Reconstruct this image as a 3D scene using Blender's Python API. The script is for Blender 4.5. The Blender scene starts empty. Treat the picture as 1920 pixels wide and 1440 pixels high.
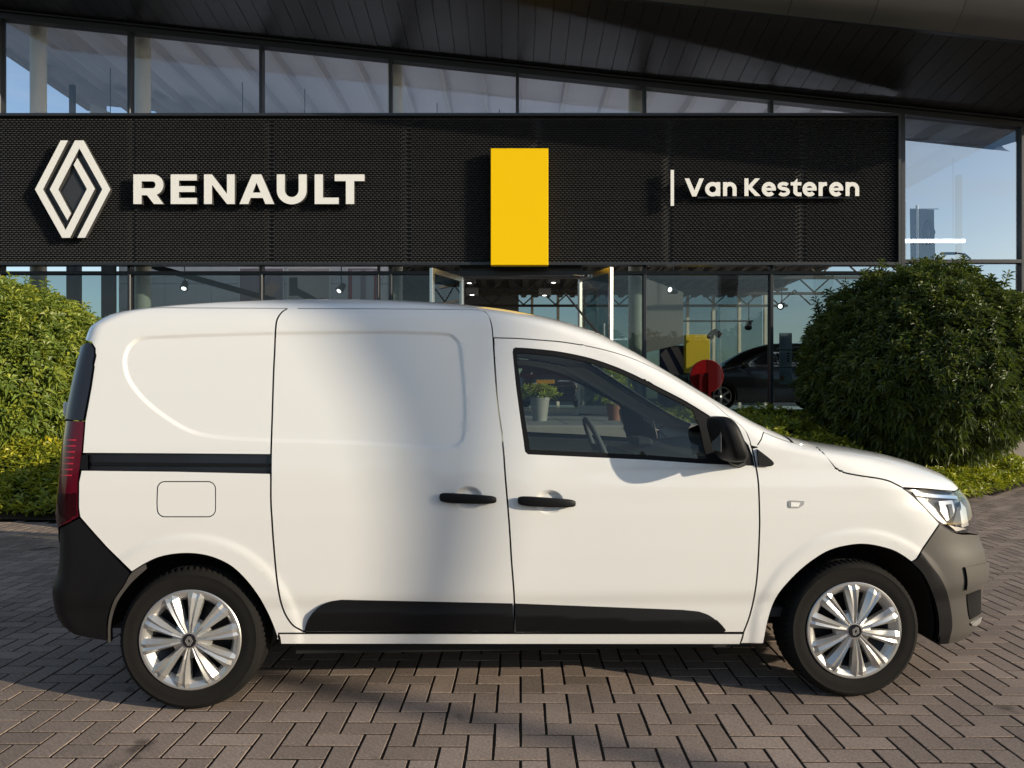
import bpy, math, random
import numpy as np
from mathutils import Vector, Matrix
from mathutils.geometry import delaunay_2d_cdt
random.seed(7); rng = np.random.default_rng(7)
SC = bpy.context.scene
COL = SC.collection
# ------------------------------------------------------------------ camera
FPX, HY, CAMH = 1386.0, 745.0, 1.30          # focal length and horizon in photo pixels (1920 wide), eye height in metres
cam_d = bpy.data.cameras.new('camera'); cam = bpy.data.objects.new('camera', cam_d); COL.objects.link(cam)
cam.location = (0, 0, CAMH); cam.rotation_euler = (math.radians(90), 0, 0)
cam_d.sensor_width = 36; cam_d.lens = 36 * FPX / 1920
cam_d.shift_y = (HY - 720) / 1920
cam_d.clip_start = .05; cam_d.clip_end = 2000
SC.camera = cam
# ------------------------------------------------------------------ sky, sun, exposure
SUN_AZ, SUN_EL = math.radians(25), math.radians(15)      # azimuth measured from +X towards -Y
sdir = Vector((math.cos(SUN_AZ) * math.cos(SUN_EL), -math.sin(SUN_AZ) * math.cos(SUN_EL), math.sin(SUN_EL)))
W = bpy.data.worlds.new('World'); SC.world = W; W.use_nodes = True
nt = W.node_tree; nt.nodes.clear()
wo = nt.nodes.new('ShaderNodeOutputWorld'); bg = nt.nodes.new('ShaderNodeBackground')
sky = nt.nodes.new('ShaderNodeTexSky'); sky.sky_type = 'NISHITA'; sky.sun_disc = False
sky.sun_elevation = SUN_EL; sky.sun_rotation = math.atan2(sdir.x, sdir.y)
sky.air_density = 1.0; sky.dust_density = .7; sky.ozone_density = 1.6
# thin streaky cirrus mixed over the sky
tc = nt.nodes.new('ShaderNodeTexCoord'); mp = nt.nodes.new('ShaderNodeMapping')
mp.inputs['Scale'].default_value = (1.6, 2.2, 7.0); mp.inputs['Rotation'].default_value = (0.15, .25, .4)
nz = nt.nodes.new('ShaderNodeTexNoise'); nz.inputs['Scale'].default_value = 1.7; nz.inputs['Detail'].default_value = 7; nz.inputs['Roughness'].default_value = .58
nz.inputs['Distortion'].default_value = .5
cr = nt.nodes.new('ShaderNodeValToRGB'); cr.color_ramp.elements[0].position = .47; cr.color_ramp.elements[1].position = .80
mx = nt.nodes.new('ShaderNodeMix'); mx.data_type = 'RGBA'; mx.inputs['B'].default_value = (5.2, 5.0, 4.8, 1)
mu = nt.nodes.new('ShaderNodeMath'); mu.operation = 'MULTIPLY'; mu.inputs[1].default_value = .42
L = nt.links.new
L(tc.outputs['Generated'], mp.inputs['Vector']); L(mp.outputs[0], nz.inputs['Vector']); L(nz.outputs['Fac'], cr.inputs[0])
L(cr.outputs[0], mu.inputs[0]); L(mu.outputs[0], mx.inputs['Factor']); L(sky.outputs[0], mx.inputs['A']); L(mx.outputs['Result'], bg.inputs['Color'])
bg.inputs['Strength'].default_value = .145
L(bg.outputs[0], wo.inputs[0])
sl = bpy.data.lights.new('sun', 'SUN'); sl.energy = 4.5; sl.angle = math.radians(.55); sl.color = (1.0, .875, .68)
so = bpy.data.objects.new('sun', sl); COL.objects.link(so); so.location = (30, -14, 12)
so.rotation_euler = sdir.to_track_quat('Z', 'Y').to_euler()
SC.view_settings.view_transform = 'Standard'; SC.view_settings.look = 'None'
SC.view_settings.exposure = .16; SC.view_settings.gamma = 1
SC.view_settings.use_curve_mapping = False
SC.cycles.max_bounces = 10; SC.cycles.transparent_max_bounces = 16; SC.cycles.sample_clamp_indirect = 4
SC.cycles.use_denoising = True

# ------------------------------------------------------------------ materials
MATS = {}
def mat(name, col, rough=.5, metal=0, spec=.5, noise=None, bump=None, coat=0, rnd=0, attr=False, stain=None, spots=0):
    """noise=(scale, amount): value variation; bump=(scale, strength, distance); rnd: per-object value variation; attr: per-piece tint"""
    m = bpy.data.materials.new(name); m.use_nodes = True; n = m.node_tree.nodes; l = m.node_tree.links.new
    b = n['Principled BSDF']; b.inputs['Base Color'].default_value = (*col, 1)
    b.inputs['Roughness'].default_value = rough; b.inputs['Metallic'].default_value = metal; b.inputs['Specular IOR Level'].default_value = spec
    if coat: b.inputs['Coat Weight'].default_value = coat; b.inputs['Coat Roughness'].default_value = .03
    t = None
    if noise or bump:
        t = n.new('ShaderNodeTexCoord')
    val = None
    def mathn(op, a, c):
        x = n.new('ShaderNodeMath'); x.operation = op
        for i, v in enumerate((a, c)):
            if isinstance(v, (int, float)): x.inputs[i].default_value = v
            else: l(v, x.inputs[i])
        return x.outputs[0]
    if noise:
        q = n.new('ShaderNodeTexNoise'); q.inputs['Scale'].default_value = noise[0]; q.inputs['Detail'].default_value = 5; q.inputs['Roughness'].default_value = .6
        l(t.outputs['Object'], q.inputs['Vector'])
        val = mathn('ADD', mathn('MULTIPLY', mathn('SUBTRACT', q.outputs['Fac'], .5), noise[1] * 2), 1.0)
    if rnd:
        o = n.new('ShaderNodeObjectInfo')
        v2 = mathn('ADD', mathn('MULTIPLY', mathn('SUBTRACT', o.outputs['Random'], .5), rnd), 1.0)
        val = v2 if val is None else mathn('MULTIPLY', val, v2)
    if stain:
        gp = n.new('ShaderNodeNewGeometry'); q = n.new('ShaderNodeTexNoise'); q.inputs['Scale'].default_value = stain[0]; q.inputs['Detail'].default_value = 6; q.inputs['Roughness'].default_value = .65
        l(gp.outputs['Position'], q.inputs['Vector'])
        v2 = mathn('ADD', mathn('MULTIPLY', mathn('SUBTRACT', q.outputs['Fac'], .5), stain[1] * 2), 1.0)
        val = v2 if val is None else mathn('MULTIPLY', val, v2)
    if spots:
        gp = n.new('ShaderNodeNewGeometry'); q = n.new('ShaderNodeTexNoise'); q.inputs['Scale'].default_value = 3.1; q.inputs['Detail'].default_value = 3
        l(gp.outputs['Position'], q.inputs['Vector']); mr = n.new('ShaderNodeMapRange'); mr.inputs['From Min'].default_value = .66; mr.inputs['From Max'].default_value = .73; mr.inputs['To Min'].default_value = 1; mr.inputs['To Max'].default_value = 1 - spots
        l(q.outputs['Fac'], mr.inputs['Value']); val = mathn('MULTIPLY', val, mr.outputs[0])
    if attr:
        a = n.new('ShaderNodeAttribute'); a.attribute_name = 'tint'
        v2 = mathn('ADD', a.outputs['Fac'], 1.0)
        val = v2 if val is None else mathn('MULTIPLY', val, v2)
    if val is not None:
        vm = n.new('ShaderNodeVectorMath'); vm.operation = 'SCALE'; vm.inputs[0].default_value = col
        l(val, vm.inputs['Scale']); l(vm.outputs[0], b.inputs['Base Color'])
    if bump:
        q = n.new('ShaderNodeTexNoise'); q.inputs['Scale'].default_value = bump[0]; q.inputs['Detail'].default_value = 4
        l(t.outputs['Object'], q.inputs['Vector'])
        bn = n.new('ShaderNodeBump'); bn.inputs['Strength'].default_value = bump[1]; bn.inputs['Distance'].default_value = bump[2]
        l(q.outputs['Fac'], bn.inputs['Height']); l(bn.outputs[0], b.inputs['Normal'])
    MATS[name] = m
    return m
def glass(name, ior, tint, rough=0.0, boost=1.0):
    m = bpy.data.materials.new(name); m.use_nodes = True; n = m.node_tree.nodes; l = m.node_tree.links.new
    n.clear(); o = n.new('ShaderNodeOutputMaterial'); mixn = n.new('ShaderNodeMixShader'); fr = n.new('ShaderNodeFresnel')
    tr = n.new('ShaderNodeBsdfTransparent'); g = n.new('ShaderNodeBsdfGlossy')
    fr.inputs['IOR'].default_value = ior; tr.inputs[0].default_value = (*tint, 1); g.inputs['Roughness'].default_value = rough
    g.inputs[0].default_value = (boost, boost, boost, 1)
    ge = n.new('ShaderNodeNewGeometry'); inv = n.new('ShaderNodeMath'); inv.operation = 'SUBTRACT'; inv.inputs[0].default_value = 1; l(ge.outputs['Backfacing'], inv.inputs[1])
    mul = n.new('ShaderNodeMath'); mul.operation = 'MULTIPLY'; l(fr.outputs[0], mul.inputs[0]); l(inv.outputs[0], mul.inputs[1])     # a pane mirrors at its outer face only
    l(mul.outputs[0], mixn.inputs[0]); l(tr.outputs[0], mixn.inputs[1]); l(g.outputs[0], mixn.inputs[2]); l(mixn.outputs[0], o.inputs[0])
    MATS[name] = m
    return m
def leafmat(name, col, tr=.35, rough=.38, yng=1.0):
    m = mat(name, col, rough, 0, .5, attr=True); n = m.node_tree.nodes; l = m.node_tree.links.new
    b = n['Principled BSDF']; out = n['Material Output']
    t = n.new('ShaderNodeBsdfTranslucent'); t.inputs[0].default_value = (col[0] * 1.7, col[1] * 1.5, col[2] * .6, 1)
    ms = n.new('ShaderNodeMixShader'); ms.inputs[0].default_value = tr
    l(b.outputs[0], ms.inputs[1]); l(t.outputs[0], ms.inputs[2]); l(ms.outputs[0], out.inputs[0])
    a = [x for x in n if x.type == 'ATTRIBUTE'][0]
    # younger leaves turn yellowish: the per-leaf attribute also shifts the hue
    mixc = n.new('ShaderNodeMix'); mixc.data_type = 'RGBA'; mixc.inputs['A'].default_value = (*col, 1); mixc.inputs['B'].default_value = (col[0] * (1 + 2 * yng), col[1] * (1 + yng), col[2] * .9, 1)
    at2 = n.new('ShaderNodeAttribute'); at2.attribute_name = 'young'
    l(at2.outputs['Fac'], mixc.inputs['Factor'])
    vm = [x for x in n if x.type == 'VECT_MATH'][0]; l(mixc.outputs['Result'], vm.inputs[0])
    return m
def emit(name, col, s):
    m = bpy.data.materials.new(name); m.use_nodes = True; b = m.node_tree.nodes['Principled BSDF']
    b.inputs['Emission Color'].default_value = (*col, 1); b.inputs['Emission Strength'].default_value = s; b.inputs['Base Color'].default_value = (*col, 1)
    MATS[name] = m
    return m
mat('brick', (.262, .205, .170), .92, 0, .2, noise=(80, .75), bump=(150, .7, .002), rnd=.34, attr=True, stain=(1.3, .45), spots=.55)
mat('joint', (.022, .019, .017), .95, 0, .1, noise=(60, .4))
mat('asphalt', (.09, .08, .072), .95, 0, .2, noise=(8, .25))
mat('concrete', (.27, .245, .22), .85, 0, .3, noise=(6, .18), bump=(60, .3, .002))
mat('terrace_tile', (.24, .23, .22), .7, 0, .4, noise=(3, .12), rnd=.15)
mat('gravel', (.30, .27, .22), .9, 0, .3, attr=True, noise=(30, .3))
mat('soil', (.05, .038, .026), .95, 0, .2, noise=(10, .4), bump=(30, .8, .02))
mat('mesh_metal', (.082, .083, .088), .36, .3, .5, noise=(2, .1))
mat('dark_back', (.012, .012, .013), .7)
mat('frame', (.045, .047, .052), .38, .55, .5, noise=(4, .1))
mat('frame_black', (.018, .018, .02), .4, .2, .5)
mat('soffit', (.026, .026, .028), .36, .2, .35, noise=(1.2, .15), rnd=.12)
mat('nose', (.13, .125, .12), .30, .35, .5, noise=(1.5, .12), rnd=.1)
mat('column', (.74, .68, .55), .5, 0, .4, noise=(2, .04))
mat('white_panel', (.62, .63, .64), .45, 0, .5, noise=(1.5, .05))
mat('ceiling', (.74, .74, .78), .6, 0, .3, noise=(1, .08))
mat('beam', (.66, .66, .68), .5)
mat('deck', (.05, .047, .04), .6, .2, .5, noise=(2, .2))
mat('deck_beam', (.09, .085, .075), .5, .3, .5)
mat('floor', (.38, .38, .38), .18, 0, .5, noise=(2, .05))
mat('steel', (.55, .53, .50), .25, 1.0, .5, noise=(5, .06))
mat('sign_white', (.88, .87, .84), .4, 0, .4)
mat('sign_side', (.05, .05, .05), .5)
mat('sign_yellow', (.95, .60, .0), .5, 0, .15)
mat('sign_dark', (.035, .036, .04), .35)
mat('grey_wall', (.17, .17, .16), .6, noise=(2, .1))
mat('red', (.62, .012, .016), .28, 0, .5, coat=.6)
mat('red_dark', (.26, .006, .01), .35)
mat('yellow_paint', (.75, .52, .03), .45)
mat('navy', (.03, .03, .10), .5); mat('pink', (.62, .48, .46), .5)
mat('paper', (.78, .77, .74), .6); mat('print_black', (.03, .03, .03), .6); mat('print_grey', (.42, .41, .40), .6); mat('print_orange', (.75, .22, .05), .5)
mat('poster_mauve', (.26, .20, .23), .4, noise=(3, .25)); mat('poster_sand', (.50, .46, .42), .4, noise=(2.5, .15)); mat('skin', (.42, .28, .2), .5); mat('shirt', (.5, .5, .52), .6); mat('jeans', (.07, .09, .17), .6); mat('shirt_red', (.35, .05, .06), .6)
mat('pot_grey', (.26, .25, .235), .55, noise=(4, .1)); mat('terracotta', (.20, .085, .05), .7, noise=(5, .15))
glass('facade_glass', 2.1, (.92, .94, .97)); glass('facade_glass_coated', 5.5, (.50, .56, .62)); glass('facade_glass_low', 1.55, (.58, .64, .65)); glass('car_glass', 1.5, (.62, .69, .68)); glass('lens_glass', 1.45, (.97, .97, .98)); glass('tint_glass', 1.5, (.06, .07, .075))
emit('lamp_on', (1, .96, .88), 5); emit('tube_light', (.93, .93, 1), 11)
mat('van_white', (.80, .795, .775), .38, 0, .5, coat=1.0, noise=(2.5, .015))
mat('plastic_black_shaded', (.007, .007, .008), .52, 0, .2, noise=(9, .06), bump=(650, .12, .0008))  # black trim; on the rear bumper, the front's plastic with shade put in
mat('plastic_grey_lit', (.078, .071, .063), .50, 0, .4, noise=(6, .06), bump=(650, .15, .0008))  # front bumper's copy of that plastic, with sunlight put into the colour
mat('gloss_black', (.012, .012, .016), .12, 0, .5)
mat('pillar_black', (.016, .018, .026), .30, 0, .5)
mat('rubber', (.013, .012, .011), .84, 0, .15, noise=(14, .25), bump=(300, .25, .001))
mat('cover_silver', (.60, .59, .57), .33, .72, .5, noise=(12, .04))
mat('rim_steel', (.02, .02, .022), .4, .5, .5)
mat('chrome', (.8, .8, .8), .06, 1.0, .5)
mat('lamp_red', (.085, .004, .012), .12, 0, .4)
mat('lamp_red_dark', (.022, .003, .005), .10, 0, .4)
mat('lamp_stripe', (.50, .015, .04), .2, 0, .5)
mat('interior_dark', (.022, .022, .024), .7); mat('interior_grey', (.10, .10, .105), .75); mat('interior_beige', (.62, .58, .48), .7); mat('seat_cloth', (.05, .05, .055), .9, noise=(30, .3))
mat('underbody', (.010, .010, .010), .8)
mat('car_black', (.008, .008, .010), .12, 0, .5, coat=.8)
mat('plate_orange', (.85, .40, .03), .5)
mat('flag_dark', (.03, .031, .035), .6); mat('flag_print', (.30, .29, .28), .6); mat('flag_yellow', (.55, .36, .03), .6)
def sheer(name, k):
    m = MATS[name]; n = m.node_tree.nodes; l = m.node_tree.links.new; t = n.new('ShaderNodeBsdfTransparent'); ms = n.new('ShaderNodeMixShader'); ms.inputs[0].default_value = k
    l(n['Principled BSDF'].outputs[0], ms.inputs[1]); l(t.outputs[0], ms.inputs[2]); l(ms.outputs[0], n['Material Output'].inputs[0])
sheer('flag_dark', .12); sheer('flag_yellow', .3)                        # thin open-weave banner cloth
mat('mast', (.70, .70, .70), .35, .6); mat('lamp_post', (.10, .11, .11), .5, .4)
mat('bark', (.09, .07, .05), .9, noise=(12, .3), bump=(25, .6, .01))
leafmat('leaf_laurel', (.15, .22, .042), .30, .45, .8); leafmat('leaf_dark', (.062, .098, .025), .28, .44, .8); leafmat('leaf_cover', (.20, .26, .035), .35, .40)
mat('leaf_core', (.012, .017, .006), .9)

# ------------------------------------------------------------------ helpers
def tag(o, label=None, cat=None, group=None, kind=None):
    if label: o['label'] = label
    if cat: o['category'] = cat
    if group: o['group'] = group
    if kind: o['kind'] = kind
    return o
def empty(name, loc=(0, 0, 0), rz=0, parent=None):
    o = bpy.data.objects.new(name, None); COL.objects.link(o); o.location = loc; o.rotation_euler[2] = rz; o.empty_display_size = .1
    if parent: o.parent = parent
    return o
def link(name, me, parent=None, loc=None):
    o = bpy.data.objects.new(name, me); COL.objects.link(o)
    if parent is not None: o.parent = parent
    if loc is not None: o.location = loc
    return o
def obj(name, V, F, m, parent=None, smooth=False, normals=None, loc=None):
    me = bpy.data.meshes.new(name); me.from_pydata([tuple(map(float, v)) for v in V], [], [tuple(map(int, f)) for f in F])
    ms = m if isinstance(m, (list, tuple)) else [m]
    for x in ms: me.materials.append(MATS[x])
    me.update()
    if smooth or normals is not None: me.shade_smooth()
    if normals is not None: me.normals_split_custom_set_from_vertices([tuple(map(float, n)) for n in normals])
    return link(name, me, parent, loc)
def np_mesh(name, V, F, m, attrs=None, smooth=False):
    V = np.asarray(V, np.float32); F = np.asarray(F, np.int32); me = bpy.data.meshes.new(name); k = F.shape[1]
    me.vertices.add(len(V)); me.vertices.foreach_set('co', V.ravel()); me.loops.add(F.size); me.loops.foreach_set('vertex_index', F.ravel())
    me.polygons.add(len(F)); me.polygons.foreach_set('loop_start', np.arange(0, F.size, k, dtype=np.int32))
    me.update(calc_edges=True); me.validate()
    for a, d in (attrs or {}).items():
        at = me.attributes.new(a, 'FLOAT', 'POINT'); at.data.foreach_set('value', np.asarray(d, np.float32))
    me.materials.append(MATS[m])
    if smooth: me.shade_smooth()
    else: me.shade_flat()
    return me
class MB:
    """collects shapes into one mesh"""
    def __init__(s): s.V = []; s.F = []
    def add(s, V, F):
        b = len(s.V); s.V += [tuple(v) for v in V]; s.F += [tuple(i + b for i in f) for f in F]; return s
    def box(s, x0, x1, y0, y1, z0, z1, bev=0):
        if bev:
            b = min(bev, (x1 - x0) / 3, (y1 - y0) / 3, (z1 - z0) / 3); P = []
            # chamfered box: 24 vertices
            cx, cy, cz = (x0 + x1) / 2, (y0 + y1) / 2, (z0 + z1) / 2; hx, hy, hz = (x1 - x0) / 2, (y1 - y0) / 2, (z1 - z0) / 2
            V = []; idx = {}
            for sx in (-1, 1):
                for sy in (-1, 1):
                    for sz in (-1, 1):
                        for ax in range(3):
                            d = [b, b, b]; d[ax] = 0
                            idx[(sx, sy, sz, ax)] = len(V); V.append((cx + sx * (hx - d[0]), cy + sy * (hy - d[1]), cz + sz * (hz - d[2])))
            F = []
            R = (-1, 1)
            def q(l): F.append(tuple(idx[k] for k in l))
            for sg in R:
                for ax in range(3):
                    o1, o2 = [a for a in range(3) if a != ax]
                    l = []
                    for a, c in ((-1, -1), (1, -1), (1, 1), (-1, 1)):
                        k = [0, 0, 0]; k[ax] = sg; k[o1] = a; k[o2] = c; l.append((*k, ax))
                    q(l if (sg > 0) ^ (ax == 1) else l[::-1])
            for ax in range(3):
                o1, o2 = [a for a in range(3) if a != ax]
                for a in R:
                    for c in R:
                        k = [[0, 0, 0] for _ in range(2)]
                        for i, e in enumerate(R): k[i][ax] = e; k[i][o1] = a; k[i][o2] = c
                        l = [(*k[0], o1), (*k[1], o1), (*k[1], o2), (*k[0], o2)]
                        q(l if (a * c > 0) ^ (ax == 1) else l[::-1])
            for sx in R:
                for sy in R:
                    for sz in R:
                        l = [(sx, sy, sz, 0), (sx, sy, sz, 1), (sx, sy, sz, 2)]; q(l if sx * sy * sz > 0 else l[::-1])
            return s.add(V, F)
        V = [(x, y, z) for x in (x0, x1) for y in (y0, y1) for z in (z0, z1)]
        return s.add(V, [(0, 1, 3, 2), (4, 6, 7, 5), (0, 4, 5, 1), (2, 3, 7, 6), (0, 2, 6, 4), (1, 5, 7, 3)])
    def tube(s, pts, rad, seg=10, cap=True):
        pts = [Vector(p) for p in pts]; n = len(pts); rad = rad if isinstance(rad, (list, tuple)) else [rad] * n
        V = []; F = []; up = None
        for i, p in enumerate(pts):
            d = (pts[min(i + 1, n - 1)] - pts[max(i - 1, 0)]).normalized()
            if up is None: up = d.orthogonal().normalized()
            a = (up - d * up.dot(d)).normalized(); b = d.cross(a); up = a
            for k in range(seg):
                t = 2 * math.pi * k / seg; V.append(p + (a * math.cos(t) + b * math.sin(t)) * rad[i])
        for i in range(n - 1):
            for k in range(seg):
                k2 = (k + 1) % seg; F.append((i * seg + k, i * seg + k2, (i + 1) * seg + k2, (i + 1) * seg + k))
        if cap: F += [tuple(range(seg))[::-1], tuple(range((n - 1) * seg, n * seg))]
        return s.add(V, F)
    def lathe(s, prof, seg=32, axis='z', c=(0, 0, 0), closed=False):
        """prof: (radius, height) pairs about an axis"""
        V = []; F = []; n = len(prof)
        for r, h in prof:
            for k in range(seg):
                t = 2 * math.pi * k / seg; a, b = r * math.cos(t), r * math.sin(t)
                p = {'z': (a, b, h), 'y': (a, h, b), 'x': (h, a, b)}[axis]
                V.append((p[0] + c[0], p[1] + c[1], p[2] + c[2]))
        for i in range(n - 1 + (1 if closed else 0)):
            j = (i + 1) % n
            for k in range(seg):
                k2 = (k + 1) % seg; F.append((i * seg + k, i * seg + k2, j * seg + k2, j * seg + k))
        return s.add(V, F)
    def prism(s, polys, y0, y1):
        """union of 2-D polygons (x,z) extruded from y0 (front) to y1"""
        V2, T = fill2d(polys); n = len(V2)
        V = [(x, y0, z) for x, z in V2] + [(x, y1, z) for x, z in V2]
        F = [t for t in T] + [tuple(i + n for i in t[::-1]) for t in T]
        for a, b in boundary(T): F.append((b, a, a + n, b + n))
        return s.add(V, F)
    def build(s, name, m, parent=None, smooth=False, loc=None):
        o = obj(name, s.V, s.F, m, parent, smooth, loc=loc)
        if smooth: o.data.set_sharp_from_angle(angle=math.radians(38))
        return o
def inside(P, poly):
    x, y = P[:, 0], P[:, 1]; r = np.zeros(len(P), bool); a = np.asarray(poly); b = np.roll(a, -1, 0)
    for (x0, y0), (x1, y1) in zip(a, b):
        if y0 == y1: continue
        c = ((y0 > y) != (y1 > y)) & (x < (x1 - x0) * (y - y0) / (y1 - y0) + x0); r ^= c
    return r
def boundary(T):
    E = {}
    for t in T:
        for i in range(len(t)):
            a, b = t[i], t[(i + 1) % len(t)]
            if (b, a) in E: del E[(b, a)]
            else: E[(a, b)] = 1
    return list(E)
def fill2d(polys, holes=(), pts=None):
    V = []; Ed = []
    for p in list(polys) + list(holes):
        b = len(V); V += [Vector((float(q[0]), float(q[1]))) for q in p]; Ed += [(b + i, b + (i + 1) % len(p)) for i in range(len(p))]
    if pts is not None: V += [Vector((float(q[0]), float(q[1]))) for q in pts]
    r = delaunay_2d_cdt(V, Ed, [], 0, 1e-6); v = np.array([tuple(q) for q in r[0]]); T = [tuple(t) for t in r[2]]
    c = np.array([v[list(t)].mean(0) for t in T]); k = np.zeros(len(T), bool)
    for p in polys: k |= inside(c, p)
    for p in holes: k &= ~inside(c, p)
    return v, [t for t, q in zip(T, k) if q]
def stroke(pts, w):
    """polygon around an open polyline, mitred"""
    p = np.asarray(pts, float); d = np.diff(p, axis=0); d /= np.linalg.norm(d, axis=1)[:, None]; n = np.stack([-d[:, 1], d[:, 0]], 1)
    nv = np.vstack([n[:1], (n[1:] + n[:-1]) / np.maximum(1 + (n[1:] * n[:-1]).sum(1), .3)[:, None], n[-1:]])
    return np.vstack([p + nv * w / 2, (p - nv * w / 2)[::-1]])
def arc(cx, cy, rx, ry, a0, a1, n=24):
    t = np.radians(np.linspace(a0, a1, n)); return np.stack([cx + rx * np.cos(t), cy + ry * np.sin(t)], 1)
def pix(px, py, Y):
    return Vector(((px - 960) * Y / FPX, Y, CAMH - (py - HY) * Y / FPX))
def gx(px, Y): return (px - 960) * Y / FPX
def gz(py, Y): return CAMH - (py - HY) * Y / FPX
def copy_tree(o, parent=None):
    c = o.copy(); COL.objects.link(c); c.parent = parent
    for ch in list(o.children): copy_tree(ch, c)
    return c
# ------------------------------------------------------------------ ground, paving
def sstep(x, a, b):
    t = np.clip((x - a) / (b - a), 0, 1); return t * t * (3 - 2 * t)
FLOORZ, FY = 1.0, 13.0
TERR = (-3.9, 2.3, 7.2)                                    # raised terrace: x range, front y
BED_R_EDGE = [(2.3, 7.35), (4.3, 7.9), (5.88, 9.48), (6.99, 10.36), (8.0, 11.2), (8.7, 12.0), (8.75, 12.88)]
BED_R = BED_R_EDGE + [(2.3, 12.88)]
BED_L_EDGE = [(-12, 7.8), (-6.2, 7.85), (-5.2, 7.75), (-3.9, 7.6)]
BED_L = BED_L_EDGE + [(-3.9, 12.88), (-12, 12.88)]
me = np_mesh('ground', [(-400, -300, -.06), (400, -300, -.06), (400, 900, -.06), (-400, 900, -.06)], [(0, 1, 2, 3)], 'asphalt')
tag(link('ground', me), kind='structure')
pave = empty('pavement'); tag(pave, kind='structure')
me = np_mesh('joint_sand', [(-13, -6, -.0036), (16, -6, -.0036), (16, 13.5, -.0036), (-13, 13.5, -.0036)], [(0, 1, 2, 3)], 'joint')
link('joint_sand', me, pave)
BW, BL, GAP, BT = .1, .2, .0115, .06
def brick_geo(lx, ly):
    b = .0008; V = []
    for h, e in ((-BT, 0), (-.0008, 0), (0, b)):
        for sx, sy in ((-1, -1), (1, -1), (1, 1), (-1, 1)): V.append((sx * (lx / 2 - e), sy * (ly / 2 - e), h))
    F = [(8, 9, 10, 11)] + [(r + i, r + (i + 1) % 4, r + 4 + (i + 1) % 4, r + 4 + i) for r in (0, 4) for i in range(4)]
    return np.array(V), np.array(F)
bgeo = {'H': brick_geo(BL - GAP, BW - GAP), 'V': brick_geo(BW - GAP, BL - GAP)}
ROT = -.0115; cR, sR = math.cos(ROT), math.sin(ROT)
cells = []
for c in range(-105, 125):
    for r in range(-20, 132):
        k = (c - r) % 4
        if k == 0: cells.append((c + 1, r + .5, 0))
        elif k == 3: cells.append((c + .5, r + 1, 1))
cells = np.array(cells, float)
bx = cells[:, 0] * BW; by = cells[:, 1] * BW + .35
BX = bx * cR - by * sR; BY = bx * sR + by * cR
Pb = np.stack([BX, BY], 1)
keep = ~(inside(Pb, BED_R) | inside(Pb, BED_L) | ((BX > TERR[0]) & (BX < TERR[1]) & (BY > TERR[2]))) & (BY < 12.85) & (BY > -1.6)
cells, BX, BY = cells[keep], BX[keep], BY[keep]
Yc = np.maximum(BY, .3); ppx = 960 + FPX * BX / Yc; ppy = HY + FPX * CAMH / Yc
seen = (BY > 1) & (ppx > -10) & (ppx < 1930) & (ppy < 1450) & ~((BY > 3.15) & (np.abs(BX) < 1.9))
order = np.argsort(np.where(seen, BY, 1e9)); near = np.zeros(len(BX), bool); near[order[:300]] = True
bm_ = {}
for k in 'HV':
    V, F = bgeo[k]; bm_[k] = np_mesh('brick', V, F, 'brick')
def jit(n): return rng.normal(0, .0005, n), rng.normal(0, .003, n), rng.normal(0, .003, n), rng.normal(0, .010, n)
jz, ja, jb, jr = jit(len(BX)); jz = np.clip(jz, -.001, .001)
for i in np.where(near)[0]:
    o = link('brick', bm_['HV'[int(cells[i, 2])]], pave, (BX[i], BY[i], jz[i])); o.rotation_euler = (ja[i], jb[i], ROT + jr[i])
Vs, Fs, Ts = [], [], []; nb = 0
for k, flag in (('H', 0), ('V', 1)):
    idx = np.where(~near & (cells[:, 2] == flag))[0]; V, F = bgeo[k]; n = len(idx)
    a = (ROT + jr[idx])[:, None]
    X = BX[idx, None] + V[:, 0] * np.cos(a) - V[:, 1] * np.sin(a); Yv = BY[idx, None] + V[:, 0] * np.sin(a) + V[:, 1] * np.cos(a)
    Z = jz[idx, None] + V[:, 2] + ja[idx, None] * V[:, 1] - jb[idx, None] * V[:, 0]
    Vs.append(np.stack([X, Yv, Z], -1).reshape(-1, 3)); Fs.append((F[None] + (np.arange(n) * len(V))[:, None, None] + nb).reshape(-1, 4)); nb += n * len(V)
    Ts.append(np.repeat(rng.uniform(-.24, .22, n), len(V)))
me = np_mesh('brick_field', np.vstack(Vs), np.vstack(Fs), 'brick', {'tint': np.hstack(Ts)})
tag(link('brick_field', me, pave), kind='stuff')
# ------------------------------------------------------------------ terrace in front of the entrance
terr = empty('terrace', (0, 0, 0)); tag(terr, kind='structure')
MB().box(TERR[0], TERR[1], TERR[2] + .003, FY - .1, -.05, FLOORZ - .05).build('terrace_base', 'concrete', terr)
MB().box(TERR[0] - .003, TERR[1] + .003, TERR[2] - .12, TERR[2] + .15, -.05, FLOORZ + .03, .015).build('retaining_wall', 'concrete', terr)
tile = MB().box(-.245, .245, -.245, .245, -.045, 0, .004)
tm = obj('paving_slab', tile.V, tile.F, 'terrace_tile', terr).data
first = True
bpy.data.objects['paving_slab'].location = (TERR[0] + .26, 8.0, FLOORZ)
for i in range(12):
    for j in range(9):
        if i == 0 and j == 0: continue
        link('paving_slab', tm, terr, (TERR[0] + .26 + i * .5, 8.0 + j * .5, FLOORZ))
n = 2600; gxs = rng.uniform(TERR[0] + .05, TERR[1] - .05, n); gys = rng.uniform(TERR[2] + .16, 7.73, n); s = rng.uniform(.012, .03, n)
oc = np.array([(1, 0, 0), (-1, 0, 0), (0, 1, 0), (0, -1, 0), (0, 0, 1), (0, 0, -1)], float)
of = np.array([(0, 2, 4), (2, 1, 4), (1, 3, 4), (3, 0, 4), (2, 0, 5), (1, 2, 5), (3, 1, 5), (0, 3, 5)])
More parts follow.
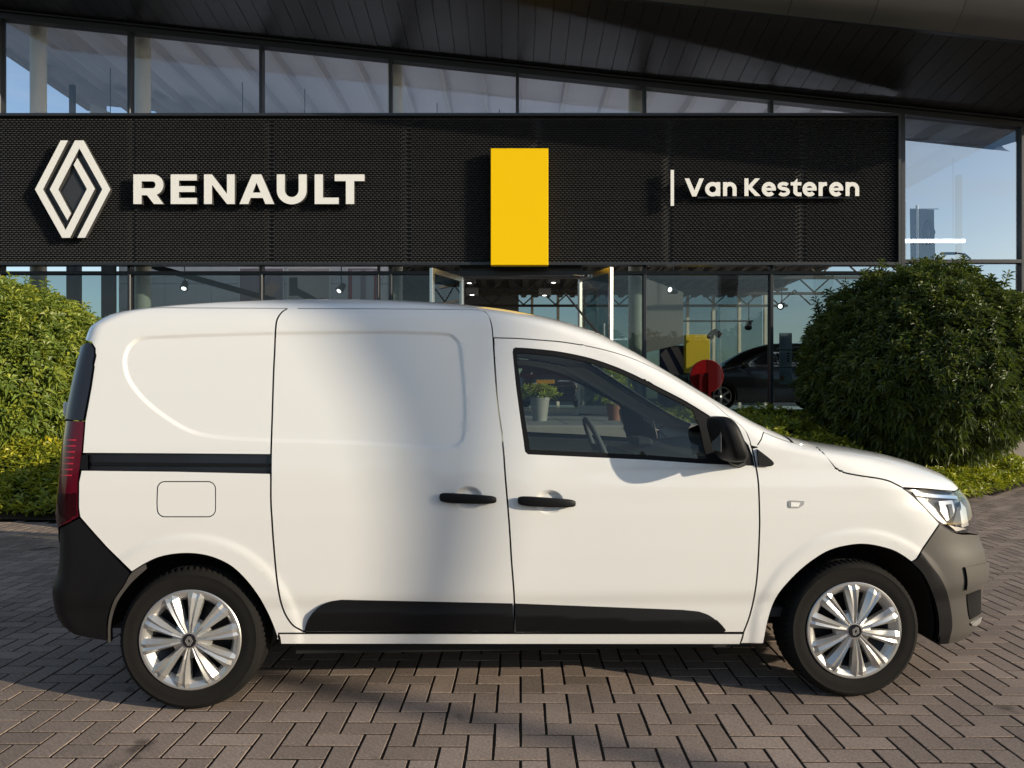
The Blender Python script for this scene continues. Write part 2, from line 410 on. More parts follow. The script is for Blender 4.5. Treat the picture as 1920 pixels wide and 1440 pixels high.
V = oc[None] * s[:, None, None] * rng.uniform(.6, 1.2, (n, 6, 1)) + np.stack([gxs, gys, np.full(n, FLOORZ - .04) + s * .4], 1)[:, None]
me = np_mesh('gravel', V.reshape(-1, 3), (of[None] + (np.arange(n) * 6)[:, None, None]).reshape(-1, 3), 'gravel', {'tint': np.repeat(rng.uniform(-.4, .4, n), 6)})
tag(link('gravel', me), 'pale gravel strip along the terrace edge', 'gravel', kind='stuff')

# ------------------------------------------------------------------ planted banks
def seg_dist(P, line):
    a = np.asarray(line[:-1], float)[None]; b = np.asarray(line[1:], float)[None]; d = b - a
    t = np.clip(((P[:, None] - a) * d).sum(-1) / (d * d).sum(-1), 0, 1); return np.linalg.norm(P[:, None] - a - t[..., None] * d, axis=-1).min(1)
def bank_r(P): return .02 + .80 * sstep(seg_dist(P, BED_R_EDGE), 0, 3.6)
def bank_l(P): return .02 + .48 * sstep(seg_dist(P, BED_L_EDGE), 0, .9) + .1 * sstep(seg_dist(P, BED_L_EDGE), .9, 4)
def soil(name, poly, hf):
    x0, y0 = np.min(poly, 0); x1, y1 = np.max(poly, 0); g = np.stack(np.meshgrid(np.arange(x0, x1, .22), np.arange(y0, y1, .22)), -1).reshape(-1, 2)
    g = g[inside(g, poly)]; g = g[seg_dist(g, list(poly) + [poly[0]]) > .1]
    v, T = fill2d([poly], pts=g); z = hf(v)
    o = obj(name, np.column_stack([v, z]), T, 'soil', smooth=True); tag(o, kind='structure'); return o
soil('planting_bed', BED_R, bank_r); soil('planting_bed', BED_L, bank_l)

# ------------------------------------------------------------------ showroom building
bld = empty('showroom_building', (0, FY, 0)); tag(bld, 'black and glass car showroom with sloping roof overhang', 'building')
def bpart(mb, name, m, parent=None, smooth=False):
    mb.V = [(x, y - FY, z) for x, y, z in mb.V]; return mb.build(name, m, parent or bld, smooth)
XL, XR = -9.35, 9.5
def ztop(X): return 8.05 - .1066 * (X + 9.0)
FZ0, FZ1, FFY = gz(497, 12.75), gz(213, 12.75), 12.75
FXR = gx(1688, 12.75)
bpart(MB().box(XL, XR, FY - .12, FY + .2, -.05, FLOORZ - .003), 'plinth', 'concrete')
bpart(MB().box(XL, XR, FY + .2, 28, -.05, FLOORZ - .006), 'floor_slab', 'floor')
# mullions
mx_px = [3, 245, 491, 733, 970, 1208, 1445, 1690, 1913]
def mull(X, z0, z1, w=.055, m='frame', nm='mullion'):
    return bpart(MB().box(X - w / 2, X + w / 2, FY - .07, FY + .09, z0, z1, .006), nm, m)
for p in mx_px:
    X = gx(p, FY)
    if p < 1690: mull(X, FZ1 - .3, ztop(X) - .1)
    if p not in (970,): mull(X, FLOORZ, FZ0 + .2 if p < 1690 else ztop(X) - .1, .07 if p == 1690 else .055)
DJL, DJR = gx(868, FY), gx(1085, FY)
DTOP = gz(519, FY)
for X in (DJL - .03, DJR + .03): mull(X, FLOORZ, FZ0 + .1, .06, 'frame_black', 'door_jamb')
bpart(MB().box(DJL, DJR, FY - .06, FY + .06, DTOP, FZ0 + .1), 'door_head', 'frame_black')
mull(gx(710, FY), FLOORZ, FZ0 + .1, .03)
# rails
def slant(x0, x1, zf, h, y0, y1, name, m, off=0):
    V = []
    for x in (x0, x1):
        for y in (y0, y1):
            for dz in (0, h): V.append((x, y, zf(x) + off + dz))
    return bpart(MB().add(V, [(0, 1, 3, 2), (4, 6, 7, 5), (0, 4, 5, 1), (2, 3, 7, 6), (0, 2, 6, 4), (1, 5, 7, 3)]), name, m)
slant(XL, XR, ztop, .11, FY - .075, FY + .1, 'head_rail', 'frame', -.11)
slant(XL, XR, ztop, .42, FY - .045, FY + .05, 'head_closure', 'dark_back', .003)
slant(XL, XR, ztop, .025, FY - .14, FY - .076, 'head_trim', 'frame', -.012)
slant(XL, FXR, lambda x: gz(515, FY), .05, FY - .072, FY + .085, 'lower_head_rail', 'frame_black')
slant(FXR + .08, XR, lambda x: gz(494, FY), .06, FY - .068, FY + .088, 'transom', 'frame')
bpart(MB().box(XL, DJL - .06, FY - .066, FY + .086, FLOORZ, FLOORZ + .09), 'sill_rail', 'frame'); bpart(MB().box(DJR + .06, XR, FY - .066, FY + .086, FLOORZ, FLOORZ + .09), 'sill_rail', 'frame')
# panes
def pane(x0, x1, z0, zf, m='facade_glass', nm='pane'):
    a = MB(); V = []
    for y in (FY, FY + .012):
        V += [(x0, y, z0), (x1, y, z0), (x1, y, zf(x1)), (x0, y, zf(x0))]
    a.add(V, [(0, 1, 2, 3), (7, 6, 5, 4), (0, 4, 5, 1), (1, 5, 6, 2), (2, 6, 7, 3), (3, 7, 4, 0)]); return bpart(a, nm, m)
ed = [XL] + [gx(p, FY) for p in mx_px]
for a, b in zip(ed[:-1], ed[1:]):
    if a < 6.5: pane(a + .03, b - .03, FZ1 - .2, lambda x: ztop(x) - .1)
for a, b in ((6.88, gx(1913, FY)), (gx(1913, FY), XR)):
    pane(a + .04, b - .03, gz(491, FY), lambda x: ztop(x) - .1, 'facade_glass_coated'); pane(a + .04, b - .03, FLOORZ + .08, lambda x: gz(494, FY))
low = [XL] + [gx(p, FY) for p in (3, 245, 491, 710)] + [DJL - .06]
for a, b in zip(low[:-1], low[1:]): pane(a + .03, b - .02, FLOORZ + .08, lambda x: gz(514, FY), 'facade_glass_low')
low = [DJR + .06] + [gx(p, FY) for p in (1208, 1445, 1690)]
for a, b in zip(low[:-1], low[1:]): pane(a + .03, b - .03, FLOORZ + .08, lambda x: gz(514, FY), 'facade_glass_low')
# open entrance doors: framed glass leaves swung outwards
def door_leaf(hx, hy, ex, ey, name='door_leaf'):
    e = empty(name, (hx, hy - FY, FLOORZ), math.atan2(ey - hy, ex - hx), bld); w = math.hypot(ex - hx, ey - hy); h = DTOP - FLOORZ - .02
    g = MB()
    f = MB().box(0, .07, -.03, .03, .02, h, .006); f.box(w - .07, w, -.03, .03, .02, h, .006); f.box(.07, w - .07, -.028, .028, h - .09, h - .002); f.box(.07, w - .07, -.028, .028, .02, .16)
    f.build('door_frame', 'steel' , e)
    MB().box(.06, w - .06, -.006, .006, .15, h - .08).build('door_glass', 'facade_glass_low', e)
    MB().tube([(w - .1, -.075, .7), (w - .1, -.075, 1.5)], .013).tube([(w - .1, -.03, .75), (w - .1, -.075, .75)], .01).tube([(w - .1, -.03, 1.45), (w - .1, -.075, 1.45)], .01).build('door_handle', 'steel', e, True)
    MB().box(.12, .45, -.07, -.035, h - .075, h - .02, .006).tube([(.3, -.06, h - .03), (.1, -.16, h + .015), (-.05, -.02, h + .04)], .009).build('door_closer', 'steel', e)
door_leaf(DJL, FY - .08, gx(808, 11.96), 11.96); door_leaf(DJR, FY - .08, gx(1147, 11.9), 11.9)
# fascia: box with expanded-metal panels
fas = empty('fascia', (0, 0, 0), 0, bld)
def fpart(mb, name, m): return bpart(mb, name, m, fas)
fpart(MB().box(XL + .003, FXR - .02, FFY + .06, FY - .08, FZ0 + .03, FZ1 - .02), 'backing', 'dark_back')
fpart(MB().box(XL, FXR, FFY - .03, FY - .085, FZ1 - .045, FZ1), 'top_trim', 'frame')
fpart(MB().box(XL, FXR, FFY - .03, FY - .085, FZ0, FZ0 + .045), 'bottom_trim', 'frame')
fpart(MB().box(FXR - .045, FXR + .003, FFY - .034, FY - .07, FZ0 - .003, FZ1 + .003), 'end_trim', 'frame')
edges = [XL + .01] + [gx(p, FFY) for p in (-5, 249, 507, 765, 1010, 1258, 1508)] + [FXR - .05]
PW, PH = .0745, .0372
def mesh_panel(w, h):
    V, F = [], []
    nx = int(w / PW) + 1; nz_ = int(h / PH)
    for j in range(nz_):
        z = j * PH
        for i in range(nx):
            x = i * PW + (PW / 2 if j % 2 else 0)
            if x > w - PW * .6: continue
            b = len(V); a, t = PW * .47, PH * .52
            # one strand: a tilted scale, bottom edge proud, top edge set back
            V += [(x, .014, z + t * .2), (x + a * .5, -.016, z - t * .05), (x + a * 1.35, -.016, z - t * .05), (x + 2 * a, .016, z + t * .2), (x + a * 1.5, .026, z + t * 1.25), (x + a * .5, .026, z + t * 1.25)]
            F += [(b, b + 1, b + 5), (b + 1, b + 2, b + 4, b + 5), (b + 2, b + 3, b + 4)]
    return V, F
for a, b in zip(edges[:-1], edges[1:]):
    V, F = mesh_panel(b - a - .012, FZ1 - FZ0 - .10)
    fpart(MB().add([(x + a + .006, y + FFY + .01, z + FZ0 + .05) for x, y, z in V], F), 'mesh_panel', 'mesh_metal')
# roof overhang: soffit planks, fold trim and curved nose panels
SLP, FOLDY = .15, 11.0
sof = empty('soffit', (0, 0, 0), 0, bld)
PLW = .27; tanx = -.1066
def plank_geo(w):
    V = []
    for x in (-w / 2, w / 2):
        for y in (FOLDY + .03, FY - .05):
            for dz in (0, .03): V.append((x, y - FY, SLP * (FY - y) + tanx * x + dz))
    return V, [(0, 1, 3, 2), (4, 6, 7, 5), (0, 4, 5, 1), (2, 3, 7, 6), (0, 2, 6, 4), (1, 5, 7, 3)]
V, F = plank_geo(PLW - .009); pm = None
k = 0; X = XL + PLW / 2
while X < XR + .2:
    if pm is None: o = obj('plank', V, F, 'soffit', sof); pm = o.data
    else: o = link('plank', pm, sof)
    o.location = (X, 0, ztop(X) + .02 + rng.normal(0, .0012)); X += PLW
slant(XL, XR + .3, lambda x: ztop(x) + SLP * (FY - FOLDY), .05, FOLDY - .06, FOLDY + .028, 'fold_trim', 'frame', -.005)
slant(XL, XR + .3, ztop, .02, FOLDY, FY + .3, 'roof_lining', 'dark_back', .36)
prof = [(FOLDY - .062, .30), (10.88, .335), (10.83, .365), (10.78, .40), (10.73, .44), (10.68, .49), (10.62, .56), (10.56, .64), (10.51, .74), (10.46, .88), (10.43, 1.02), (10.43, 1.15), (10.45, 1.30), (10.5, 1.42), (10.6, 1.50), (11.5, 1.55), (13.2, 1.6)]
NW = 1.22
def nose_geo(w):
    V = []; F = []
    for x in (-w / 2, w / 2):
        for y, dz in prof: V.append((x, y - FY, dz + tanx * x))
    n = len(prof)
    return V, [(i, i + 1, n + i + 1, n + i) for i in range(n - 1)]
V, F = nose_geo(NW - .008); nm_ = None; X = XL + NW / 2
while X < XR + .4:
    if nm_ is None: o = obj('nose_panel', V, F, 'nose', bld, True); nm_ = o.data
    else: o = link('nose_panel', nm_, bld)
    o.location = (X, 0, ztop(X)); X += NW
slant(XL - .75, XR + .28, ztop, .02, FY + .1, 28.2, 'roof_deck', 'dark_back', 1.3)
slant(XL + .01, XR + .28, ztop, .02, 10.42, FY + .097, 'roof_deck', 'dark_back', 1.3)
# interior shell: sloping white ceiling near the glass, dark deck further in, beams, columns
XC = -10.25
slant(XC, XR, ztop, .02, FY + .12, 18.0, 'ceiling', 'ceiling', .25)
slant(XC - .12, XC, ztop, .45, FY + .1, 18.05, 'roof_edge', 'beam', .1)
X = XC + .3
while X < XR: 
    slant(X, X + .09, ztop, .22, FY + .15, 17.98, 'ceiling_beam', 'beam', .03); X += .78
bpart(MB().box(-6.2, XR, 18.1, 28, 5.2, 5.24), 'deck_ceiling', 'deck')
for i in range(34):
    x = -6.0 + i * .46; bpart(MB().add([(x - .14, 18.12, 5.19), (x + .14, 18.12, 5.19), (x + .08, 18.12, 5.08), (x - .08, 18.12, 5.08), (x - .14, 28, 5.19), (x + .14, 28, 5.19), (x + .08, 28, 5.08), (x - .08, 28, 5.08)], [(0, 1, 2, 3), (7, 6, 5, 4), (3, 2, 6, 7), (0, 3, 7, 4), (1, 5, 6, 2)]), 'deck_rib', 'deck_beam')
for y in (19.5, 22.5, 25.5):
    t = MB().box(-6.2, XR, y - .05, y + .05, 4.98, 5.07).box(-6.2, XR, y - .04, y + .04, 4.42, 4.5)
    for i in range(15): t.tube([(-6.2 + i * 1.1, y, 4.5), (-5.65 + i * 1.1, y, 5.0)], .025, 6).tube([(-5.65 + i * 1.1, y, 5.0), (-5.1 + i * 1.1, y, 4.5)], .025, 6)
    bpart(t, 'truss', 'deck_beam')
for p in (72, 268, 741, 1192):
    X = gx(p, 13.5); bpart(MB().lathe([(.135, FLOORZ), (.135, ztop(X) + .2)], 28, 'z', (X, 13.5, 0)), 'column', 'column', None, True)
# back and side glazing with pale posts
for i in range(17):
    X = -6.1 + i * .98; bpart(MB().box(X - .05, X + .05, 27.9, 28.05, FLOORZ, 5.2), 'back_post', 'column')
bpart(MB().box(-6.2, XR, 27.95, 28.0, 2.4, 2.47), 'back_rail', 'frame'); pane2 = bpart(MB().box(-6.15, XR, 28.06, 28.07, FLOORZ, 5.19), 'back_glazing', 'facade_glass_low')
for y in (13.4, 15.6, 17.8): bpart(MB().box(XR - .1, XR, y, y + .08, FLOORZ, 6.0), 'side_post', 'frame'); bpart(MB().box(XL, XL + .1, y, y + .08, FLOORZ, 7.9), 'side_post', 'frame')
bpart(MB().box(-6.2, .25, 27.6, 27.75, FLOORZ, 5.18), 'back_wall', 'grey_wall')
# panelled white wall on the left inside
wl = empty('panel_wall', (0, 0, 0), 0, bld)
bpart(MB().box(XL, -2.75, 17.6, 17.75, FLOORZ, 5.2), 'backing', 'dark_back', wl)
for i in range(6):
    for j in range(7):
        x0 = XL + i * 1.1; bpart(MB().box(x0 + .006, min(x0 + 1.094, -2.76), 17.57, 17.6, FLOORZ + j * .6 + .006, FLOORZ + j * .6 + .594), 'wall_panel', 'white_panel', wl)
for x in (gx(140, 17.5), gx(205, 17.5)): bpart(MB().box(x - .14, x + .14, 17.4, 17.56, FLOORZ, 5.2), 'post', 'frame_black', wl)
slant(-8.9, -4.8, lambda x: 4.35 - .28 * (x + 8.9), .12, 15.0, 15.1, 'brace', 'frame', 0)
slant(XL + .1, -6.3, lambda x: ztop(x) - .5 - .38 * (x - XL), .22, 16.2, 16.3, 'brace', 'beam', 0)
# ------------------------------------------------------------------ signs on the fascia
SY = FFY - .03
def P2(l, sc, ox, oy, Y): return [(gx(ox + x / sc, Y), gz(oy + y / sc, Y)) for x, y in l]
def sign_part(name, polys, parent, y0, y1, m='sign_white'):
    mb = MB().prism(polys, y0, y1); n = len(mb.V) // 2
    mb.V = [(x, y - parent.location.y, z) for x, y, z in mb.V]
    o = mb.build(name, [m, 'sign_side'], parent)
    for p in o.data.polygons:
        if abs(p.normal.y) < .5: p.material_index = 1
    return o
EY = SY - .10
em = empty('emblem_sign', (gx(136, EY), EY, gz(355, EY))); 
def rel(polys, e): return [[(x - e.location.x, z - e.location.z) for x, z in p] for p in polys]
tag(em, 'white interlocking diamond emblem mounted on the black mesh fascia', 'emblem sign')
A = [(455, 253), (510, 253), (323, 620), (492, 925), (652, 617), (552, 437), (580, 385), (712, 615), (525, 983), (465, 983), (262, 620)]
B = [(638, 983), (580, 983), (767, 620), (595, 312), (437, 620), (533, 800), (505, 852), (373, 620), (562, 253), (628, 253), (828, 620)]
for s in (A, B): sign_part('emblem_band', rel([P2(s, 4, 0, 200, EY)], em), em, EY, EY + .07)
sign_part('emblem_plate', rel([P2([(540, 480), (626, 640), (545, 790), (448, 640)], 4, 0, 200, EY)], em), em, EY + .05, EY + .1, 'sign_dark')
sign_part('emblem_backing', rel([P2([(480, 265), (605, 265), (800, 620), (615, 972), (490, 972), (290, 620)], 4, 0, 200, EY)], em), em, EY + .072, EY + .11, 'sign_dark')
# RENAULT lettering (2x crop units, origin 0,0)
LT = empty('lettering_sign', (gx(466, EY), EY, gz(382, EY))); tag(LT, 'large white capital letters reading RENAULT on the mesh fascia', 'lettering sign')
t0, t1, sw = 654, 765, 30
def rect(x0, x1, y0, y1): return [(x0, y0), (x1, y0), (x1, y1), (x0, y1)]
bowl = [(530, 654)] + [tuple(q) for q in arc(575, 693, 38, 39, -90, 90, 18)] + [(530, 732), (530, 706)] + [tuple(q) for q in arc(572, 693, 11, 13, 90, -90, 10)] + [(530, 680)]
U = [tuple(q) for q in arc(1094, 714, 56, 52, 180, 0, 26)]
U = [(1038, 654), (1068, 654), (1068, 712)] + [tuple(q) for q in arc(1094, 712, 26, 27, 180, 0, 16)] + [(1120, 712), (1120, 654), (1150, 654), (1150, 714)] + [tuple(q) for q in arc(1094, 714, 56, 52, 0, 180, 26)]
letters = [[rect(500, 531, 654, 765), bowl, [(548, 728), (582, 722), (613, 765), (577, 765)]],
    [rect(640, 671, 654, 765), rect(665, 738, 654, 677), rect(665, 731, 698, 720), rect(665, 738, 742, 765)],
    [rect(765, 795, 654, 765), rect(851, 880, 654, 765), [(765, 654), (795, 654), (880, 765), (851, 765)]],
    [[(945, 654), (980, 654), (1028, 765), (995, 765), (962, 685), (931, 765), (898, 765)], rect(928, 1000, 722, 742)],
    [U], [rect(1180, 1211, 654, 765), rect(1205, 1270, 741, 765)], [rect(1255, 1367, 654, 679), rect(1297, 1328, 670, 765)]]
for l in letters: sign_part('letter', rel([P2(p, 2, 0, 0, EY) for p in l], LT), LT, EY, EY + .08)
# dealer name
DN = empty('name_sign', (gx(1434, EY), EY, gz(368, EY))); tag(DN, 'white lettering reading Van Kesteren beside an upright bar', 'lettering sign')
def NP(p): return P2(p, 3.84, 1200, 280, EY)
S = 29
def ring(cx, cy, rx, ry, a0, a1): return stroke(arc(cx, cy, rx - S / 2, ry - S / 2, a0, a1, 30), S)
def e_(cx): return [ring(cx, 287, 51, 52, 8, -150), ring(cx, 287, 51, 52, -140, -318), rect(cx - 40, cx + 49, 277, 297)]
def n_(x0, x1): return [rect(x0, x0 + S, 236, 336), stroke([(x0 + 14, 290)] + [tuple(q) for q in arc((x0 + x1) / 2, 284, (x1 - x0) / 2 - 14, 34, -180, 0, 18)] + [(x1 - 14, 336)], S)]
nm = [[[(322, 209), (354, 209), (392, 296), (428, 209), (460, 209), (405, 339), (376, 339)]],
    [ring(523, 287, 54, 52, 0, 185), ring(523, 287, 54, 52, 175, 365), rect(549, 578, 236, 336)], n_(598, 695),
    [rect(752, 781, 209, 336), [(779, 262), (828, 209), (864, 209), (806, 272), (868, 336), (830, 336), (779, 284)]],
    e_(928), [stroke([tuple(q) for q in arc(1034, 265, 31, 18, -25, -270, 18)] + [tuple(q) for q in arc(1034, 305, 33, 21, -90, 150, 18)], 25)],
    [rect(1104, 1133, 236, 312), [(1104, 240), (1133, 209), (1133, 245)], rect(1085, 1162, 236, 260), stroke([(1118.5, 300)] + [tuple(q) for q in arc(1146, 308, 27, 16, 180, 90, 8)] + [(1163, 324)], 27)],
    e_(1221), [rect(1286, 1315, 236, 336), stroke([(1300, 282), (1308, 260), (1326, 250), (1346, 249)], 27)], e_(1413), n_(1480, 1578)]
for l in nm: sign_part('letter', rel([NP(p) for p in l], DN), DN, EY, EY + .055)
sign_part('bar', rel([NP(rect(218, 242, 152, 410))], DN), DN, EY - .03, EY + .06)
MB().box(gx(1310, EY) - DN.location.x, gx(1605, EY) - DN.location.x, .06, .098, gz(370, EY) - DN.location.z, gz(367, EY) - DN.location.z).build('rail', 'sign_dark', DN)
ys = empty('yellow_sign_box', (gx(974, SY - .17), SY - .17, gz(497, SY - .17)))
tag(ys, 'plain yellow upright sign box above the entrance', 'sign')
w2, h2 = (1028 - 920) / 2 * (SY - .17) / FPX, (497 - 278) * (SY - .17) / FPX
MB().box(-w2, w2, 0, .16, 0, h2, .006).build('panel', 'sign_yellow', ys); MB().box(-w2 + .03, w2 - .03, .161, .2, .03, h2 - .03).build('bracket', 'sign_side', ys)

# ------------------------------------------------------------------ things inside the showroom
def single(mb, name, m, label, cat, group=None, smooth=False, loc=None):
    o = mb.build(name, m, None, smooth, loc=loc); tag(o, label, cat, group); return o
def poster(px0, px1, z0, z1, m, label, art):
    Y = 17.52; x0, x1 = gx(px0, Y), gx(px1, Y); e = empty('wall_poster', ((x0 + x1) / 2, Y, z0)); tag(e, label, 'poster'); w, h = (x1 - x0) / 2, z1 - z0
    MB().box(-w - .03, w + .03, .005, .04, -.03, h + .03).build('poster_frame', 'paper', e); MB().box(-w, w, -.004, .004, 0, h).build('print', m, e); art(e, w, h)
def art_hand(e, w, h):
    MB().prism([[(-w * .9, h * .25), (-w * .6, h * .62), (-.1, h * .70), (w * .5, h * .88), (w * .9, h * .80), (w * .4, h * .66), (w * .8, h * .60), (.1, h * .5), (-w * .3, h * .3)]], -.010, -.005).build('hand_print', 'skin', e)
def art_wrench(e, w, h):
    pr = [stroke([(-w * .85, h * .78), (w * .5, h * .62)], .16), stroke(arc(w * .66, h * .58, .16, .16, 60, 400, 26), .09), rect(-w * .95, -w * .55, h * .70, h * .90)]
    MB().prism(pr, -.010, -.005).build('spanner_print', 'print_black', e)
def art_people(e, w, h):
    MB().prism([rect(-w * .7, -.05, h * .62, h * .98), rect(.08, w * .75, h * .58, h * .98)], -.010, -.005).build('shirt_print', 'shirt', e)
    MB().prism([rect(-w * .6, -w * .15, 0, h * .615), rect(w * .15, w * .65, 0, h * .575)], -.011, -.006).build('trousers_print', 'jeans', e)
    MB().prism([rect(-w * .9, -w * .72, h * .45, h * .95), rect(w * .77, w * .92, h * .45, h * .95)], -.012, -.007).build('sleeve_print', 'shirt_red', e)
ptop = gz(519, 17.5)
poster(450, 530, 2.2, ptop + .2, 'poster_mauve', 'mauve wall poster of an open hand inside the showroom', art_hand)
poster(541, 617, 2.2, ptop + .2, 'poster_sand', 'pale wall poster of a dark spanner inside the showroom', art_wrench)
poster(652, 708, 2.2, ptop + .2, 'poster_mauve', 'wall poster of two standing people inside the showroom', art_people)
# spotlights on stems or rails
def spot(p, aim, label, lit=True):
    e = empty('spotlight', p); tag(e, label, 'spotlight', 'spotlights in the showroom')
    d = Vector(aim).normalized(); c = MB().tube([-d * .1, d * .1], [.055, .085], 14); c.build('lamp_housing', 'frame_black' if not lit else 'frame', e, True)
    MB().tube([d * .101, d * .104], .05, 14).build('lens', 'lamp_on' if lit else 'steel', e)
    MB().tube([(0, 0, .06), (0, 0, .55)], .012, 6).build('stem', 'frame', e)
SPOTS = [((346, 535), 15.5, (.1, -.5, -.6)), ((640, 540), 15.5, (-.3, -.5, -.6)), ((1262, 545), 15.0, (-.7, -.6, .1)), ((1404, 609), 17.5, (-.3, -.5, -.7)), ((1466, 573), 17.0, (-.5, -.6, -.2)), ((1334, 627), 17.5, (-.4, -.6, -.5)), ((1344, 624), 17.5, (.3, -.6, -.5))]
SPL = ['before the blank part of the white panel wall', 'beside the poster of two people', 'in front of the grey hanging panel', 'unlit from the rail over the black car', 'above the three notice sheets', 'over the yellow panel', 'over the yellow panel']
for (pp, Y, a), w_ in zip(SPOTS, SPL): spot(pix(*pp, Y), a, 'small round track spotlight hanging ' + w_, Y != 17.5)
tr_ = MB().tube([pix(1272, 602, 17.5), pix(1412, 602, 17.5)], .02, 6); single(tr_, 'light_rail', 'frame', 'thin dark light rail above the yellow panel', 'light rail')
for i, (px_, py_) in enumerate(((880, 531), (1038, 530), (885, 553), (1021, 554))):
    p = pix(px_, py_, 20.5); e = empty('ceiling_lamp', p); tag(e, 'square lit lamp box under the dark showroom ceiling', 'ceiling lamp', 'ceiling lamps inside the entrance')
    MB().box(-.17, .17, -.17, .17, 0, .18, .01).build('lamp_housing', 'grey_wall', e); MB().lathe([(.001, -.004), (.06, -.004), (.06, .002)], 16).build('lens', 'lamp_on', e); MB().tube([(0, 0, .17), (0, 0, 5.1 - p.z)], .012, 6).build('stem', 'deck_beam', e)
g = MB().prism([[(gx(1206, 17), gz(520, 17)), (gx(1281, 17), gz(548, 17)), (gx(1281, 17), gz(644, 17)), (gx(1206, 17), gz(662, 17))]], 17.0, 17.25)
single(g, 'hanging_panel', 'grey_wall', 'large grey panel hanging inside beside the entrance', 'panel')
g = MB().box(gx(1286, 18.2), gx(1331, 18.2), 18.2, 18.45, FLOORZ, gz(627, 18.2), .01); o = single(g, 'display_stand', 'yellow_paint', 'tall yellow display panel behind the red disc', 'panel')
e = empty('striped_banner', (gx(1268, 18.6), 18.6, FLOORZ)); tag(e, 'navy and pink diagonally striped banner beside the yellow panel', 'banner')
MB().box(-.42, .42, 0, .03, 0, gz(648, 18.6) - FLOORZ).build('cloth', 'navy', e)
zt = gz(650, 18.6) - FLOORZ; MB().prism([[(-.15, zt), (.05, zt), (.40, zt - .75), (.40, zt - 1.0)], [(-.4, zt - .2), (-.25, zt - .05), (.2, zt - .95), (0, zt - .95)]], -.006, -.002).build('stripe', 'pink', e)
# red disc stand
Yd = 15.0; cx, cz, r = gx(1325, Yd), gz(705, Yd), 31 * Yd / FPX
e = empty('red_disc_stand', (cx, Yd, FLOORZ)); tag(e, 'glossy red round display stand in front of the black car', 'display stand')
zc = cz - FLOORZ
MB().lathe([(.001, -.03), (r - .01, -.03), (r, -.02), (r, .05), (.001, .05)], 48, 'y', (0, 0, zc)).build('disc', 'red', e, True)
MB().prism([np.vstack([[(0, zc)], [(0, zc + r - .012)], np.stack([np.sin(np.linspace(0, np.pi, 24)) * (r - .012), zc + np.cos(np.linspace(0, np.pi, 24)) * (r - .012)], 1)])], -.037, -.031).build('half_plate', 'red_dark', e)
MB().box(-.18, -.12, -.12, -.04, 0, zc + .04).box(.0, .05, -.14, -.04, 0, zc + .07).box(.05, .2, -.12, -.09, zc - .04, zc).box(-.12, 0, -.1, -.06, zc - .02, zc + .04).build('bracket', 'red_dark', e)
MB().lathe([(.001, 0), (.28, 0), (.28, .02), (.03, .04), (.03, zc - r)], 24, 'z', (0, .0, 0)).build('foot', 'red_dark', e, True)
e = empty('louvred_rack', (gx(1272, 15.6), 15.6, FLOORZ)); tag(e, 'black louvred rack standing left of the red disc', 'rack')
MB().box(-.4, -.36, -.2, .2, 0, .75).box(.34, .38, -.2, .2, 0, .75).box(-.4, .38, -.2, .2, .05, .1).build('rack_frame', 'frame_black', e)
for i in range(6): MB().add([(-.32 + i * .12, -.2, .12), (-.30 + i * .12, -.2, .12), (-.20 + i * .12, -.22, .78), (-.22 + i * .12, -.22, .78), (-.32 + i * .12, .2, .12), (-.30 + i * .12, .2, .12), (-.20 + i * .12, .2, .78), (-.22 + i * .12, .2, .78)], [(0, 1, 2, 3), (7, 6, 5, 4), (0, 4, 5, 1), (1, 5, 6, 2), (2, 6, 7, 3), (3, 7, 4, 0)]).build('slat', 'gloss_black', e)
for i, (x0, x1) in enumerate(((-8.6, -5.2), (-4.6, -1.2), (-.6, 2.8), (3.4, 6.6), (7.0, 9.3))):  # the last tube shows; the four hidden by the fascia are added ceiling light
    e = empty('tube_fill_lamp', ((x0 + x1) / 2, 15.2, gz(453, 15.2))); tag(e, 'long white tube lamp behind the glass, row extended unseen to light the ceiling', 'tube lamp', 'tube lamps hanging in a line')
    h = (x1 - x0) / 2; MB().box(-h, h, -.05, .05, -.02, .045, .008).build('tube', 'tube_light', e)
    MB().box(-h, h, -.03, .03, -.05, -.024).build('housing', 'beam', e)
    for sx in (-.8, .8): MB().tube([(sx * h, 0, .045), (sx * h, 0, ztop((x0 + x1) / 2 + sx * h) - gz(453, 15.2) + .1)], .008, 6).build('cable', 'frame', e)
# three notices stuck to the inside of the glass
for i, (y0, y1, dec) in enumerate(((624, 655, 0), (657, 688, 1), (690, 721, 2))):
    Y = FY + .03; z0, z1 = gz(y1, Y), gz(y0, Y); e = empty('notice_sheet', (gx(1473, Y), Y, z0)); tag(e, ['plain white notice sheet on the glass, topmost of three', 'white notice sheet with rows of small black pictures on the glass', 'white notice sheet with an orange patch on the glass'][i], 'notice')
    w = 12 * Y / FPX; h = z1 - z0; MB().box(-w, w, 0, .003, 0, h).build('paper', 'paper', e)
    m = MB()
    for k in range(7): m.box(-w * .8, -w * .1 + w * .25 * math.sin(k * 2.1 + i), -.003, -.001, h * (.15 + .1 * k), h * (.15 + .1 * k) + .012)
    m.build('text_block', 'print_grey', e)
    if dec == 1:
        for k in range(4): MB().box(w * .2, w * .6, -.004, -.001, h * (.3 + .15 * k), h * (.3 + .15 * k) + .03).build('picture', 'print_black', e)
    if dec == 2: MB().prism([[(-w * .85, h * .25), (-w * .3, h * .25), (-w * .5, h * .55), (-w * .8, h * .5)]], -.004, -.001).build('picture', 'print_orange', e); MB().box(w * .3, w * .6, -.004, -.001, h * .6, h * .65).build('picture', 'print_black', e)
